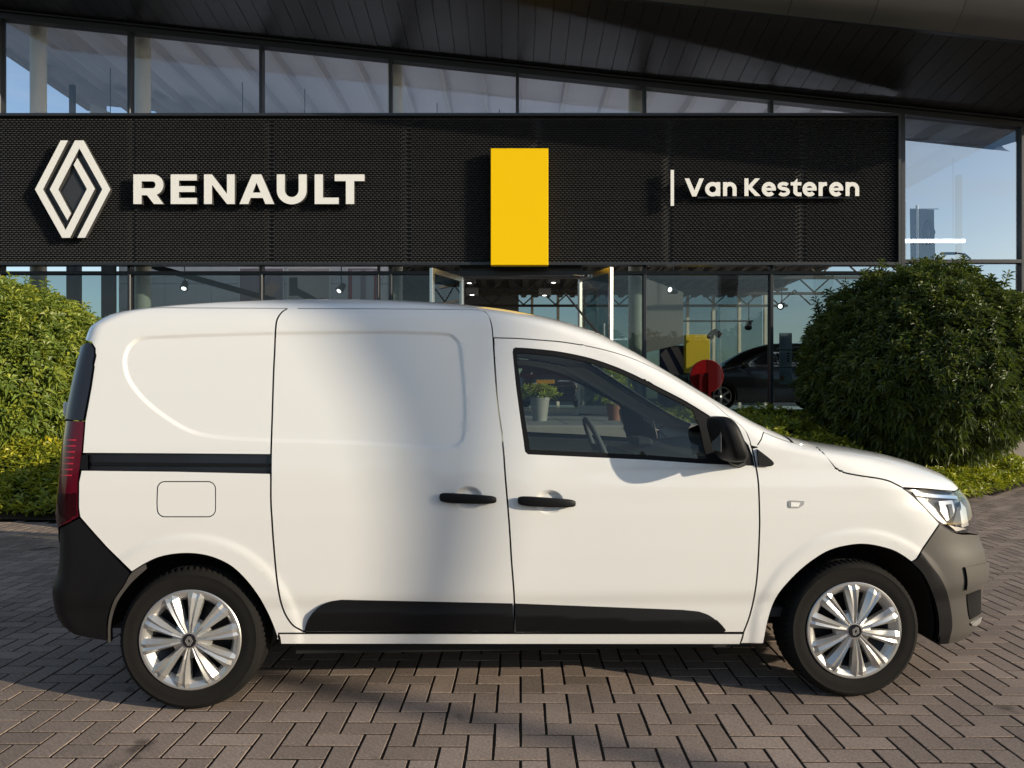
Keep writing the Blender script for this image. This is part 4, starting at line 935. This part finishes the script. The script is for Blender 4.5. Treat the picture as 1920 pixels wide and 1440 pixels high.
# tail lights and rear doors
TL = [(125, 789), (159, 790), (155, 841), (147, 904), (146.6, 951), (149, 968), (127, 981), (113, 987)]
TLD = [(-1.62 * QS, T(.56)), (-1.62 * QS, T(1.18))]
tl = panel(VS, 'tail_light', [dl(TL) + TLD], 'lamp_red', van, off=.004, rim=.03, inset=.001)
panel(VS, 'dark_lens', [dl([(109, 925), (146, 925), (145, 951), (147, 966), (127, 978), (112, 984), (108, 960)])], 'lamp_red_dark', tl, off=.006, rim=.006, inset=.001)
for i in range(7): y = 824 + i * 11.0; xo = 126 - i * 1.45; panel(VS, 'light_stripe', [dl([(xo, y), (xo + 19, y), (xo + 18.6, y + 2.6), (xo - .4, y + 2.6)])], 'lamp_stripe', tl, off=.0058, rim=0, inset=0)
panel(VS, 'rear_pillar_cover', [dl([(171, 643), (178, 655), (178.6, 669), (170, 726), (158, 788.5), (125, 787.5), (139, 713), (154, 657)]) + [(-1.5 * QS, T(1.5))]], 'pillar_black', van, off=.008, rim=.03, inset=.0005)
panel(VS, 'rear_door', [[(-2 * QS, T(.56)), (-2 * QS, TS - .01), (-1.62 * QS, TS - .01), (-1.63 * QS, T(.56))]], 'van_white', van, center=True, off=-.004)
for z0 in (1.22, .98): 
    for sd in (-1, 1): MB().box(-1.985, -1.95, sd * .70 - .04, sd * .70 + .04, z0, z0 + .06, .006).build('hinge', 'van_white', van)
MB().box(-2.075, -2.04, -.40, .40, .70, .745, .006).build('plate_lamp_bar', 'sign_white', van)
MB().box(-2.062, -2.058, -.26, .26, .72, .83).build('number_plate', 'plate_orange', van)
# side indicator
panel(VS, 'side_indicator', [dl([(1478, 940), (1482, 938), (1508, 939.5), (1506, 947), (1497, 952.5), (1481, 952.5), (1478, 950)])], 'cover_silver', van, off=.003, rim=.004, inset=.0003)
panel(VS, 'indicator_lens', [dl([(1482, 941), (1500, 942), (1497, 950), (1482, 950)])], 'sign_white', van, off=.005, rim=.003, inset=.0002)
def at(px, off=0.0):
    D = dom([px]); return (VS.S(D) + VS.N(D) * off)[0]
def superell(a, b, c, n1, n2, nu=20, nv=36):
    V = []; F = []
    sg = lambda v, e: math.copysign(abs(v) ** e, v)
    for i in range(nu + 1):
        u = -math.pi / 2 + math.pi * i / nu
        for j in range(nv):
            v = 2 * math.pi * j / nv; V.append((a * sg(math.cos(u), n1) * sg(math.cos(v), n2), b * sg(math.cos(u), n1) * sg(math.sin(v), n2), c * sg(math.sin(u), n1)))
    for i in range(nu):
        for j in range(nv): F.append((i * nv + j, i * nv + (j + 1) % nv, (i + 1) * nv + (j + 1) % nv, (i + 1) * nv + j))
    return V, F
for (pa, pb) in (((824, 932), (931, 937)), ((970, 938), (1079, 944))):
    A_, B_ = at(pa, .026), at(pb, .026); C_ = (A_ + B_) / 2; hl = (B_[0] - A_[0]) / 2; sl_ = (B_[2] - A_[2]) / (B_[0] - A_[0])
    V, F = superell(hl, .013, .0195, .45, .6, 12, 32)
    V = [(x, y - .010 * (abs(x) / hl) ** 2.5, z * (1 - .12 * (x / hl)) + sl_ * x) for x, y, z in V]
    for sd in (-1, 1): obj('door_handle', [(x + C_[0], sd * (y + C_[1]), z + C_[2]) for x, y, z in V], F if sd > 0 else [f[::-1] for f in F], 'plastic_black_shaded', door[sd], True)
# mirrors
M0 = np.array([.795, 1.0, 1.130])
V, F = superell(.054, .10, .093, .55, .62, 22, 40); V2 = []
for x, y, z in V:
    k = 1 - .16 * (z / .098) if z > 0 else 1.0
    x2 = (x * k if x > 0 else x * .62) - .03 * (z / .098); V2.append((x2 + .012 * (y / .105), y * (1 - .1 * max(z, 0) / .098), z))
for sd in (-1, 1):
    e = empty('door_mirror', (0, 0, 0), 0, van)
    o = obj('mirror_housing', [(M0[0] + x, sd * (M0[1] + y), M0[2] + z) for x, y, z in V2], F if sd > 0 else [f[::-1] for f in F], 'plastic_black_shaded', e, True)
    mg = MB().box(M0[0] - .0345, M0[0] - .030, sd * M0[1] - .055, sd * M0[1] + .055, M0[2] - .05, M0[2] + .045, .001); mg.build('mirror_glass', 'chrome', e)
    s_ = MB().tube([(.90, sd * .855, 1.045), (.87, sd * .92, 1.05), (.855, sd * .97, 1.06)], [.05, .038, .04], 12); s_.build('mirror_arm', 'plastic_black_shaded', e, True)
    lp = MB(); lp.add([(M0[0] + x * 1.02, sd * (M0[1] + y * 1.02), M0[2] + z * 1.0 - .004) for x, y, z in V2 if z < -.055] , []); 
# antenna
MB().tube([(.46, 0, 1.615), (.42, 0, 1.665), (.255, 0, 1.865)], [.016, .0075, .0045], 8).build('antenna', 'plastic_black_shaded', van, True)
# wheels
def tyre_mesh():
    pr = [(.198, -.080, 0), (.204, -.088, 0), (.222, -.095, 0), (.243, -.0975, 0), (.258, -.096, 0), (.262, -.0975, 0), (.266, -.095, 0), (.275, -.089, 0), (.279, -.084, .35), (.2835, -.074, .9), (.2865, -.058, 1), (.2872, -.046, 1), (.2872, -.044, 0), (.281, -.043, 0), (.281, -.036, 0), (.2872, -.035, 0), (.2874, -.002, .3), (.281, 0, 0)]
    pr = pr + [(r, -y, d) for r, y, d in pr[::-1][1:]]; n = 216; V = []; F = []; m = len(pr)
    for i, (r, y, d) in enumerate(pr):
        for k in range(n):
            t = 2 * math.pi * (k + (1.6 * (y + .09) / .05 if d else 0)) / n; r = .2 + (r - .2) * 1.115 if r > .2 and k == 0 else r; rr = r - d * (.0065 if k % 3 == 0 else 0); V.append((rr * math.cos(t), y, rr * math.sin(t)))
    for i in range(m - 1):
        for k in range(n): F.append((i * n + k, i * n + (k + 1) % n, (i + 1) * n + (k + 1) % n, (i + 1) * n + k))
    return V, F
def make_wheel():
    e = empty('wheel')
    V, F = tyre_mesh(); ty = obj('tyre', V, F, 'rubber', e, True); ty.data.set_sharp_from_angle(angle=math.radians(30))
    MB().lathe([(.001, -.045), (.08, -.045), (.11, -.035), (.15, -.045), (.165, -.06), (.19, -.068), (.199, -.083), (.199, .07)], 48, 'y').build('rim', 'rim_steel', e, True)
    for k in range(5):
        t = 2 * math.pi * k / 5 + .3; MB().lathe([(.001, -.062), (.010, -.062), (.012, -.04)], 8, 'y', (.055 * math.cos(t), 0, .055 * math.sin(t))).build('wheel_bolt', 'steel', e, True)
    c = MB().lathe([(.199, -.086), (.2075, -.0905), (.2085, -.0945), (.205, -.0975), (.196, -.0975), (.187, -.094), (.176, -.086), (.164, -.068)], 80, 'y')
    c.lathe([(.024, -.098), (.028, -.1015), (.036, -.1005), (.047, -.096), (.060, -.090), (.076, -.086), (.084, -.068)], 60, 'y')
    for k in range(10):
        th = 2 * math.pi * (k + .5 * (0 if k % 2 else .18)) / 10 + .16
        ct, st = math.cos(th), math.sin(th)
        pts = []
        for r, hw, yt, ye in ((.034, .0095, -.1045, -.098), (.075, .016, -.114, -.096), (.13, .0245, -.1155, -.094), (.178, .033, -.108, -.093), (.197, .036, -.0985, -.0955)):
            sk = .35 * (1 if k % 2 else -1)
            for u, y in ((-hw, ye + .024), (-hw, ye), (-.42 * hw + sk * .2 * hw, yt), (sk * .35 * hw, yt + .0055), (.42 * hw + sk * .2 * hw, yt), (hw, ye), (hw, ye + .024)):
                pts.append((r * ct - u * st, y, r * st + u * ct))
        Fq = [(i * 7 + j, i * 7 + j + 1, (i + 1) * 7 + j + 1, (i + 1) * 7 + j) for i in range(4) for j in range(6)]; c.add(pts, Fq)
    cv = c.build('wheel_cover', 'cover_silver', e); cv.data.shade_smooth(); cv.data.set_sharp_from_angle(angle=math.radians(14))
    cap = MB().lathe([(.001, -.1065), (.0265, -.1065), (.0285, -.104), (.0285, -.09)], 32, 'y').build('centre_cap', 'gloss_black', e, True)
    def em_(l): return [((x - 545) / 290 * .0165, (620 - y) / 365 * .019) for x, y in l]
    g = MB().prism([em_(A)], -.1082, -.1067).prism([em_(B)], -.1082, -.1067); g.build('diamond_emblem', 'cover_silver', cap)
    return e
w0 = make_wheel(); w0.parent = van
spots_w = [(-WX + .005, -.772, .03), (WX, -.772, .42), (-WX, .772, 0), (WX, .772, 0)]
for i, (x, y, a_) in enumerate(spots_w):
    w = w0 if i == 0 else copy_tree(w0, van)
    w.location = (x, y, WZ + .0135); w.rotation_euler = (0, a_, 0 if y < 0 else math.pi)
# wheel wells, underbody, cabin
for x in (-WX, WX + .004):
    for sd in (-1, 1):
        V = []; F = []; n = 40; rr = .392
        for i in range(n + 1):
            t = math.radians((-9 + 183 * i / n) if x > 0 else (4 + 173 * i / n))
            for yy in (.845, .45): V.append((x + rr * math.cos(t), sd * yy, WZ + rr * math.sin(t)))
        F = [(2 * i, 2 * i + 2, 2 * i + 3, 2 * i + 1) for i in range(n)]; F.append(tuple(2 * i + 1 for i in range(n + 1)))
        obj('wheel_well', V, F, 'underbody', van)
ub = MB().box(-1.0, 1.0, -.74, .74, .19, .34).box(-1.95, -1.0, -.44, .44, .22, .4).box(1.0, 2.05, -.44, .44, .2, .45)
ub.build('underbody', 'underbody', van)
MB().tube([(-1.6, .3, .26), (-.4, .3, .2), (.9, .25, .2)], .03, 8).build('exhaust_pipe', 'rim_steel', van, True)
panel(VS, 'door_card', [dl([(975, 853), (1100, 858), (1320, 871), (1415, 876), (1420, 960), (1410, 1110), (970, 1110), (955, 930)])], 'interior_dark', door, off=-.06, rim=0, inset=0, sp=.06)
panel(VS, 'pillar_trim', [[(1.02 * QS, T(1.52)), (1.46 * QS, T(1.52)), (1.46 * QS, T(1.14)), (1.12 * QS, T(1.14))]], 'interior_beige', van, off=-.035, rim=0, inset=0, sp=.05, sides=(-1, 1))
bz = [z for z in zk if .3 < z < 1.7]; bw = [w - .03 for z, w in zip(zk, wk) if .3 < z < 1.7]
MB().add([(-.14, -w, z) for z, w in zip(bz, bw)] + [(-.14, w, z) for z, w in zip(bz, bw)], [(i, i + 1, len(bz) + i + 1, len(bz) + i) for i in range(len(bz) - 1)]).build('bulkhead', 'interior_grey', van)
MB().box(-.14, 1.3, -.8, .8, .34, .38).build('cabin_floor', 'interior_dark', van)
dash = [(.66, .60), (.62, .90), (.66, .985), (.80, 1.02), (1.12, 1.05), (1.25, 1.03), (1.25, .6)]
dm = MB().prism([dash], -.74, .74); dm.build('dashboard', 'interior_dark', van)
MB().box(.70, .80, .25, .52, 1.015, 1.065, .02).build('instrument_hood', 'interior_dark', van)
tw = [(.0, .185 * math.cos(t), .185 * math.sin(t)) for t in np.linspace(0, 2 * math.pi, 33)]
ca, sa = math.cos(.42), math.sin(.42)
sw_ = empty('steering_wheel', (.50, .38, 1.0), 0, van)
MB().tube([(-z * sa + x * ca, y, z * ca + x * sa) for x, y, z in tw], .016, 10, False).build('wheel_ring', 'interior_grey', sw_, True)
MB().tube([(.0, -.17, 0), (.03, 0, -.01), (0, .17, 0)], .018, 8).tube([(.02, 0, 0), (.2, 0, -.12)], .035, 10).build('wheel_spoke', 'interior_dark', sw_, True)
for sd in (-1, 1):
    s_ = empty('seat', (0.1, sd * .4, .38), 0, van)
    V, F = superell(.26, .25, .10, .4, .4, 12, 28); obj('seat_cushion', [(x + .2, y, z + .22) for x, y, z in V], F, 'seat_cloth', s_, True)
    V, F = superell(.075, .24, .17, .4, .4, 12, 28); obj('backrest', [(x - .08 - .15 * z, y, z + .40) for x, y, z in V], F, 'seat_cloth', s_, True)
# ------------------------------------------------------------------ black cars in the showroom
cz_ = [.2, .3, .45, .6, .75, .85, .93, 1.0, 1.07, 1.16, 1.27, 1.38, 1.47, 1.53, 1.57, 1.595, 1.61]
cw = [.84, .88, .905, .915, .912, .90, .885, .865, .83, .79, .745, .70, .65, .58, .46, .27, 0]
cF = [2.12, 2.17, 2.19, 2.18, 2.14, 2.06, 1.86, 1.45, 1.15, .98, .80, .60, .40, .22, .05, -.1, -.25]
cR = [-2.08, -2.12, -2.14, -2.14, -2.12, -2.10, -2.08, -2.05, -2.02, -1.97, -1.90, -1.82, -1.74, -1.62, -1.4, -1.15, -.9]
CS = Surf(cz_, cw, cF, cR, np.interp(cz_, [.2, .9, 1.1, 1.6], [.55, .6, .4, .6]), 2.5, .3, 2.5)
car = empty('black_car'); cT = CS.T; q_ = CS.QS
def cpoly(x0, x1, z0, z1): return [(x0 * q_, cT(z0)), (x1 * q_, cT(z0)), (x1 * q_, cT(z1)), (x0 * q_, cT(z1))]
archs = []
def qof(x, z):
    t = float(cT(z)); g = [f(np.array([t]))[0] for f in CS.f]; xf, xr = g[2] - g[4], g[3] + g[6]; return (2 * (x - xr) / (xf - xr) - 1) * q_, t
for wx in (-1.32, 1.32): archs.append([qof(wx + .36 * math.cos(t), max(.3 + .36 * math.sin(t), .21)) for t in np.linspace(-.2, math.pi + .2, 24)])
panel(CS, 'body', [[(-2 * q_, .0), (2 * q_, 0), (2 * q_, CS.tmax), (-2 * q_, CS.tmax)]], 'car_black', car, holes=archs, center=True, rim=0, sp=.06, inset=0, bsp=.05)
panel(CS, 'side_window', [[qof(.62, 1.06), qof(.86, 1.06), qof(.55, 1.32), qof(.28, 1.44), qof(-.05, 1.46), qof(-.05, 1.05)]], 'tint_glass', car, off=.004, rim=0, inset=0, sp=.06)
panel(CS, 'side_window', [[qof(-.12, 1.05), qof(-.12, 1.46), qof(-.9, 1.44), qof(-1.3, 1.36), qof(-1.35, 1.10)]], 'tint_glass', car, off=.004, rim=0, inset=0, sp=.06)
panel(CS, 'windscreen', [cpoly(1.35, 2, 1.06, 1.48)], 'tint_glass', car, off=.004, rim=0, inset=0, center=True, sp=.06)
panel(CS, 'rear_window', [cpoly(-2, -1.4, 1.14, 1.45)], 'tint_glass', car, off=.004, rim=0, inset=0, center=True, sp=.06)
panel(CS, 'tail_light', [cpoly(-1.75, -1.2, .88, .98)], 'lamp_red', car, off=.004, rim=0, inset=0)
panel(CS, 'headlight', [cpoly(1.2, 1.6, .72, .80)], 'chrome', car, off=.004, rim=0, inset=0)
MB().box(-2.165, -2.14, -.26, .26, .70, .81).build('number_plate', 'plate_orange', car)
for sd in (-1, 1):
    V, F = superell(.07, .09, .06, .6, .6, 10, 20); obj('door_mirror', [(x + .78, sd * (y + .93), z + 1.06) for x, y, z in V], F, 'car_black', car, True)
    for wx in (-1.32, 1.32): 
        w = MB().lathe([(.21, -.09), (.30, -.10), (.325, -.07), (.325, .07), (.30, .1)], 40, 'y', (wx, sd * .80, .325)); w.build('tyre', 'rubber', car, True)
        w = MB().lathe([(.001, -.08 * sd * -1), (.05, .1 * sd)], 12, 'y', (wx, sd * .80, .325)).lathe([(.19, .1 * sd), (.215, .1 * sd), (.22, .06 * sd)], 40, 'y', (wx, sd * .80, .325))
        for k in range(5):
            t = 2 * math.pi * k / 5; ct, st = math.cos(t), math.sin(t); y = sd * .895
            w.add([(wx + .03 * ct - .025 * st, y, .325 + .03 * st + .025 * ct), (wx + .03 * ct + .025 * st, y, .325 + .03 * st - .025 * ct), (wx + .2 * ct + .03 * st, y, .325 + .2 * st - .03 * ct), (wx + .2 * ct - .03 * st, y, .325 + .2 * st + .03 * ct)], [(0, 1, 2, 3)])
        w.build('rim', 'steel', car)
MB().box(-1.9, 1.9, -.7, .7, .18, .3).build('underbody', 'underbody', car)
car.location = (gx(1356, 17) + 1.30, 17.9, FLOORZ); car.rotation_euler[2] = math.pi
tag(car, 'black car side-on behind the glass beside the red disc', 'car')
c2 = copy_tree(car); c2.location = (gx(1050, 23.5), 23.5, FLOORZ); c2.rotation_euler[2] = math.radians(75); c2['label'] = 'black car seen from behind with an orange number plate, deep in the showroom'
# ------------------------------------------------------------------ vegetation
from mathutils import noise as mnoise
def leaves(C, AX, nleaf, L, Wd, spread=(35, 80), droop=.25):
    """rosettes of folded leaves: C centres, AX shoot axes"""
    n = len(C); AX = AX / np.linalg.norm(AX, axis=1, keepdims=True); ref = np.where(np.abs(AX[:, 2:]) > .9, [[1., 0, 0]], [[0, 0, 1.]])
    u = np.cross(AX, ref); u /= np.linalg.norm(u, axis=1, keepdims=True); v = np.cross(AX, u); VV = []; yg = []; tn = []
    ph0 = rng.uniform(0, 6.28, n); cl = rng.uniform(0, 1, n)
    for k in range(nleaf):
        ph = ph0 + k * 2.4; sp = np.radians(spread[0] + (spread[1] - spread[0]) * ((k + .5) / nleaf + rng.uniform(-.2, .2, n)))
        rad = u * np.cos(ph)[:, None] + v * np.sin(ph)[:, None]; d = AX * np.cos(sp)[:, None] + rad * np.sin(sp)[:, None]
        l = (L * rng.uniform(.65, 1.15, n))[:, None]; wd = (Wd * rng.uniform(.8, 1.2, n))[:, None]
        sdv = np.cross(d, AX); sdv /= np.maximum(np.linalg.norm(sdv, axis=1, keepdims=True), 1e-6); nn = np.cross(sdv, d)
        b = C + d * l * .08 + AX * (.02 * (1 - k / nleaf) * L / .08); dz = np.array([0, 0, -1.])
        mid = b + d * l * .5 + nn * (-.10 * wd); tip = b + d * l + dz * droop * l
        VV.append(np.stack([b, mid + sdv * wd / 2 + nn * wd * .22, mid + dz * droop * .3 * l, mid - sdv * wd / 2 + nn * wd * .22, tip], 1))
        yg.append(np.clip((1 - k / nleaf) * .9 * cl + rng.normal(0, .12, n), 0, 1)); tn.append(rng.uniform(-.3, .3, n))
    V = np.concatenate(VV, 0); m = len(V); f = np.array([(0, 1, 2), (0, 2, 3), (1, 4, 2), (2, 4, 3)])
    F = (f[None] + (np.arange(m) * 5)[:, None, None]).reshape(-1, 3)
    return V.reshape(-1, 3), F, {'young': np.repeat(np.concatenate(yg), 5), 'tint': np.repeat(np.concatenate(tn), 5)}
def lump(P, s, amp, seed): return np.array([mnoise.noise(Vector((p[0] * s + seed, p[1] * s, p[2] * s))) for p in P]) * amp
def bush(name, c, rad, label, m, n, seed, zmin):
    e = empty(name, (c[0], c[1], 0)); tag(e, label, 'bush')
    i = np.arange(n) + .5; ph = i * 2.399963; cz = 1 - 2 * i / n; D = np.stack([np.sqrt(1 - cz ** 2) * np.cos(ph), np.sqrt(1 - cz ** 2) * np.sin(ph), cz], 1)
    D += rng.normal(0, .02, D.shape); D /= np.linalg.norm(D, axis=1, keepdims=True)
    R = np.array(rad); lf = 1 + lump(D, 2.2, .11, seed) + lump(D, 7.5, .065, seed + 9)
    dep = rng.uniform(.88, 1.03, n); P = D * R * (lf * dep)[:, None] + np.array([0, 0, c[2]])
    keep = P[:, 2] > zmin; P, D_ = P[keep], D[keep]; nrm = D_ / R; nrm /= np.linalg.norm(nrm, axis=1, keepdims=True)
    AX = nrm * .75 + np.array([0, 0, .55]) + rng.normal(0, .28, P.shape)
    V, F, at_ = leaves(P, AX, 9, .120, .035, (25, 88), .34)
    o = link('foliage', np_mesh('foliage', V, F, m, at_), e)
    # stray shoots that break the outline
    ns = 260; k = rng.integers(0, len(P), ns); S0 = P[k] * 1.0; up = nrm[k] * .6 + np.array([0, 0, .8]) + rng.normal(0, .2, (ns, 3)); up /= np.linalg.norm(up, axis=1, keepdims=True)
    Q = np.concatenate([S0 + up * d for d in (.05, .11, .17)]); V, F, at_ = leaves(Q, np.concatenate([up] * 3), 7, .12, .03, (25, 80), .35); link('shoots', np_mesh('shoots', V, F, m, at_), e)
    # inner twig mass
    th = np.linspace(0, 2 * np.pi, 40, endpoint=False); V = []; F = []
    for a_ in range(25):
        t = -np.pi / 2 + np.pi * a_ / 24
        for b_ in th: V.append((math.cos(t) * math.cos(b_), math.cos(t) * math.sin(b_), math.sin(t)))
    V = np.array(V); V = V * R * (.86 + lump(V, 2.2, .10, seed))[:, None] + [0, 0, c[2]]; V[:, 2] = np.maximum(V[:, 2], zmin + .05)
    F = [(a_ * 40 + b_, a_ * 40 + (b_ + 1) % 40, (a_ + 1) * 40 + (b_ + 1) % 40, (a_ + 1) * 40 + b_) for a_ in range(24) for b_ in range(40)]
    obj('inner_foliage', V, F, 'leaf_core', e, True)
    t = MB()
    for k in range(6):
        a_ = k * 1.05; t.tube([(.08 * math.cos(a_), .08 * math.sin(a_), -.02), (.3 * math.cos(a_), .3 * math.sin(a_), c[2] * .5), (.6 * math.cos(a_), .6 * math.sin(a_), c[2])], [.045, .035, .02], 7)
    t.build('stem', 'bark', e, True); return e
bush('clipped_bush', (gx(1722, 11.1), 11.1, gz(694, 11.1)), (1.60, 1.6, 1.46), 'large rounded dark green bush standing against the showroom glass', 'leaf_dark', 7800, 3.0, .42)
bush('clipped_bush', (-6.85, 9.75, 1.30), (1.58, 1.7, 1.45), 'tall sunlit green bush behind the rear of the van', 'leaf_laurel', 7800, 17.0, .3)
def cover(name, poly, hf, n, label, seed, hmin, hmax):
    x0, y0 = np.min(poly, 0); x1, y1 = np.max(poly, 0); P = np.stack([rng.uniform(x0, x1, n), rng.uniform(y0, y1, n)], 1)
    P = P[inside(P, poly)]; ed_ = sstep(seg_dist(P, list(poly)[:-2]), -.02, .3)
    h = hf(P) + (hmin + (hmax - hmin) * (.5 + lump(np.column_stack([P, P[:, 0] * 0]), 1.6, .9, seed) + lump(np.column_stack([P, P[:, 0] * 0]), 5, .4, seed))) * (.35 + .65 * ed_) * rng.uniform(.55, 1.05, len(P))
    AX = np.tile([0, -.25, 1.], (len(P), 1)) + rng.normal(0, .33, (len(P), 3))
    V, F, at_ = leaves(np.column_stack([P, h]), AX, 7, .095, .036, (40, 95), .18)
    tag(link(name, np_mesh(name, V, F, 'leaf_cover', at_)), label, 'ground cover', kind='stuff')
cover('ground_cover', BED_R, bank_r, 9000, 'low yellow-green ground cover on the bank below the rounded bush', 2.0, .08, .30)
cover('ground_cover', [(-9.5, 7.8), (-6.2, 7.85), (-5.2, 7.75), (-3.9, 7.6), (-3.9, 10.5), (-9.5, 10.5)], bank_l, 6500, 'low yellow-green ground cover in front of the tall bush', 5.0, .10, .34)
# potted plants on the terrace
def pot(px_, Y, r, h, m, label, n, pl):
    e = empty('potted_plant', (gx(px_, Y), Y, FLOORZ)); tag(e, label, 'potted plant')
    MB().lathe([(.001, .0), (r * .68, 0), (r * .95, h * .9), (r, h * .9), (r, h), (r * .9, h), (r * .85, h * .9), (.001, h * .88)], 28).build('pot', m, e, True)
    C = np.column_stack([rng.normal(0, r * .75, n), rng.normal(0, r * .75, n), h + rng.uniform(0, pl, n)]); AX = C - [0, 0, h - .1]
    V, F, at_ = leaves(C, AX, 6, .07, .022, (20, 80), .2); link('foliage', np_mesh('foliage', V, F, 'leaf_cover', at_), e)
pot(1012, 9.4, .13, .30, 'pot_grey', 'grey tapered pot with a low leafy plant on the terrace', 150, .12); pot(1152, 9.6, .11, .22, 'terracotta', 'small terracotta pot with an upright dark plant on the terrace', 150, .45)

# ------------------------------------------------------------------ unseen belt of trees added behind the camera to darken the glass reflections
Cs, As = [], []
for k in range(30):
    c = np.array([-58 + k * 4.6 + rng.uniform(-1, 1), -36 + rng.uniform(-3, 3), rng.uniform(2.6, 3.6)]); d = rng.normal(0, 1, (420, 3)); d /= np.linalg.norm(d, axis=1, keepdims=True)
    Cs.append(c + d * np.array([3.0, 2.6, rng.uniform(2.6, 3.9)]) * rng.uniform(.55, 1.0, (420, 1))); As.append(d + [0, 0, .3])
Cs, As = np.vstack(Cs), np.vstack(As); As = As[Cs[:, 2] > .1]; Cs = Cs[Cs[:, 2] > .1]
V, F, at_ = leaves(Cs, As, 8, .9, .42, (25, 90), .25)
tag(link('reflection_tree_belt', np_mesh('reflection_tree_belt', V, F, 'leaf_dark', at_)), 'unseen belt of trees added to darken the reflections in the showroom glass', 'trees', kind='stuff')
# ------------------------------------------------------------------ flag masts and street lamp on the far side of the yard
def mast(x, y, top, bot, m, label, shape):
    e = empty('flag_mast', (x, y, 0)); tag(e, label, 'flag mast', 'flag masts along the road')
    MB().tube([(0, 0, -.02), (0, 0, top + .15)], [.085, .05], 12).lathe([(.16, 0), (.16, .03), (.062, .04)], 16).build('mast_pole', 'mast', e, True)
    MB().tube([(-.3, 0, top), (.9, 0, top)], .016, 8).build('banner_arm', 'mast', e, True)
    n = 24; V = []; F = []
    for i in range(n + 1):
        u = i / n; z = top - .02 - (top - bot) * u; x0, x1 = shape(u)
        for j in range(9):
            w = j / 8; V.append((x0 + (x1 - x0) * w, .10 * math.sin(w * 5 + u * 6) * (.3 + u) * w, z))
    F = [(i * 9 + j, i * 9 + j + 1, (i + 1) * 9 + j + 1, (i + 1) * 9 + j) for i in range(n) for j in range(8)]
    b = obj('banner', V, F, m, e, True)
    s = .85 / 900; zc2 = top - 1.0
    for l in (A, B): MB().prism([[((545 - x_) * s * 1.1 + .43, zc2 + (620 - y_) * s * 1.6) for x_, y_ in l]], .1, .104).build('emblem_print', 'flag_print', b)
    return e
mast(16.98, -5.0, 9.2, 5.35, 'flag_dark', 'dark banner on a tall mast, its edges blown to a point', lambda u: (float(np.interp(u, [0, .55, .63, .82, 1], [-.30, -.27, -.22, -.06, .03])), float(np.interp(u, [0, .5, .63, .82, 1], [.74, .72, .60, .30, .13]))))
mast(12.7, -5.0, 9.2, 5.1, 'flag_yellow', 'yellow banner on a tall mast along the road', lambda u: (.03, .86 - .1 * u))
mast(8.7, -5.0, 9.2, 5.1, 'flag_dark', 'dark straight banner on a tall mast along the road', lambda u: (.03, .86 - .1 * u))
e = empty('street_lamp', (24.9, -14.0, 0)); tag(e, 'dark street lamp with a curved arm', 'street lamp')
MB().tube([(0, 0, -.02), (0, 0, 8.4), (-.1, 0, 8.8), (-.4, 0, 9.05), (-.9, 0, 9.1)], [.09, .06, .055, .05, .045], 10).build('lamp_pole', 'lamp_post', e, True)
MB().box(-1.7, -.85, -.14, .14, 9.03, 9.14, .03).build('lamp_head', 'lamp_post', e)
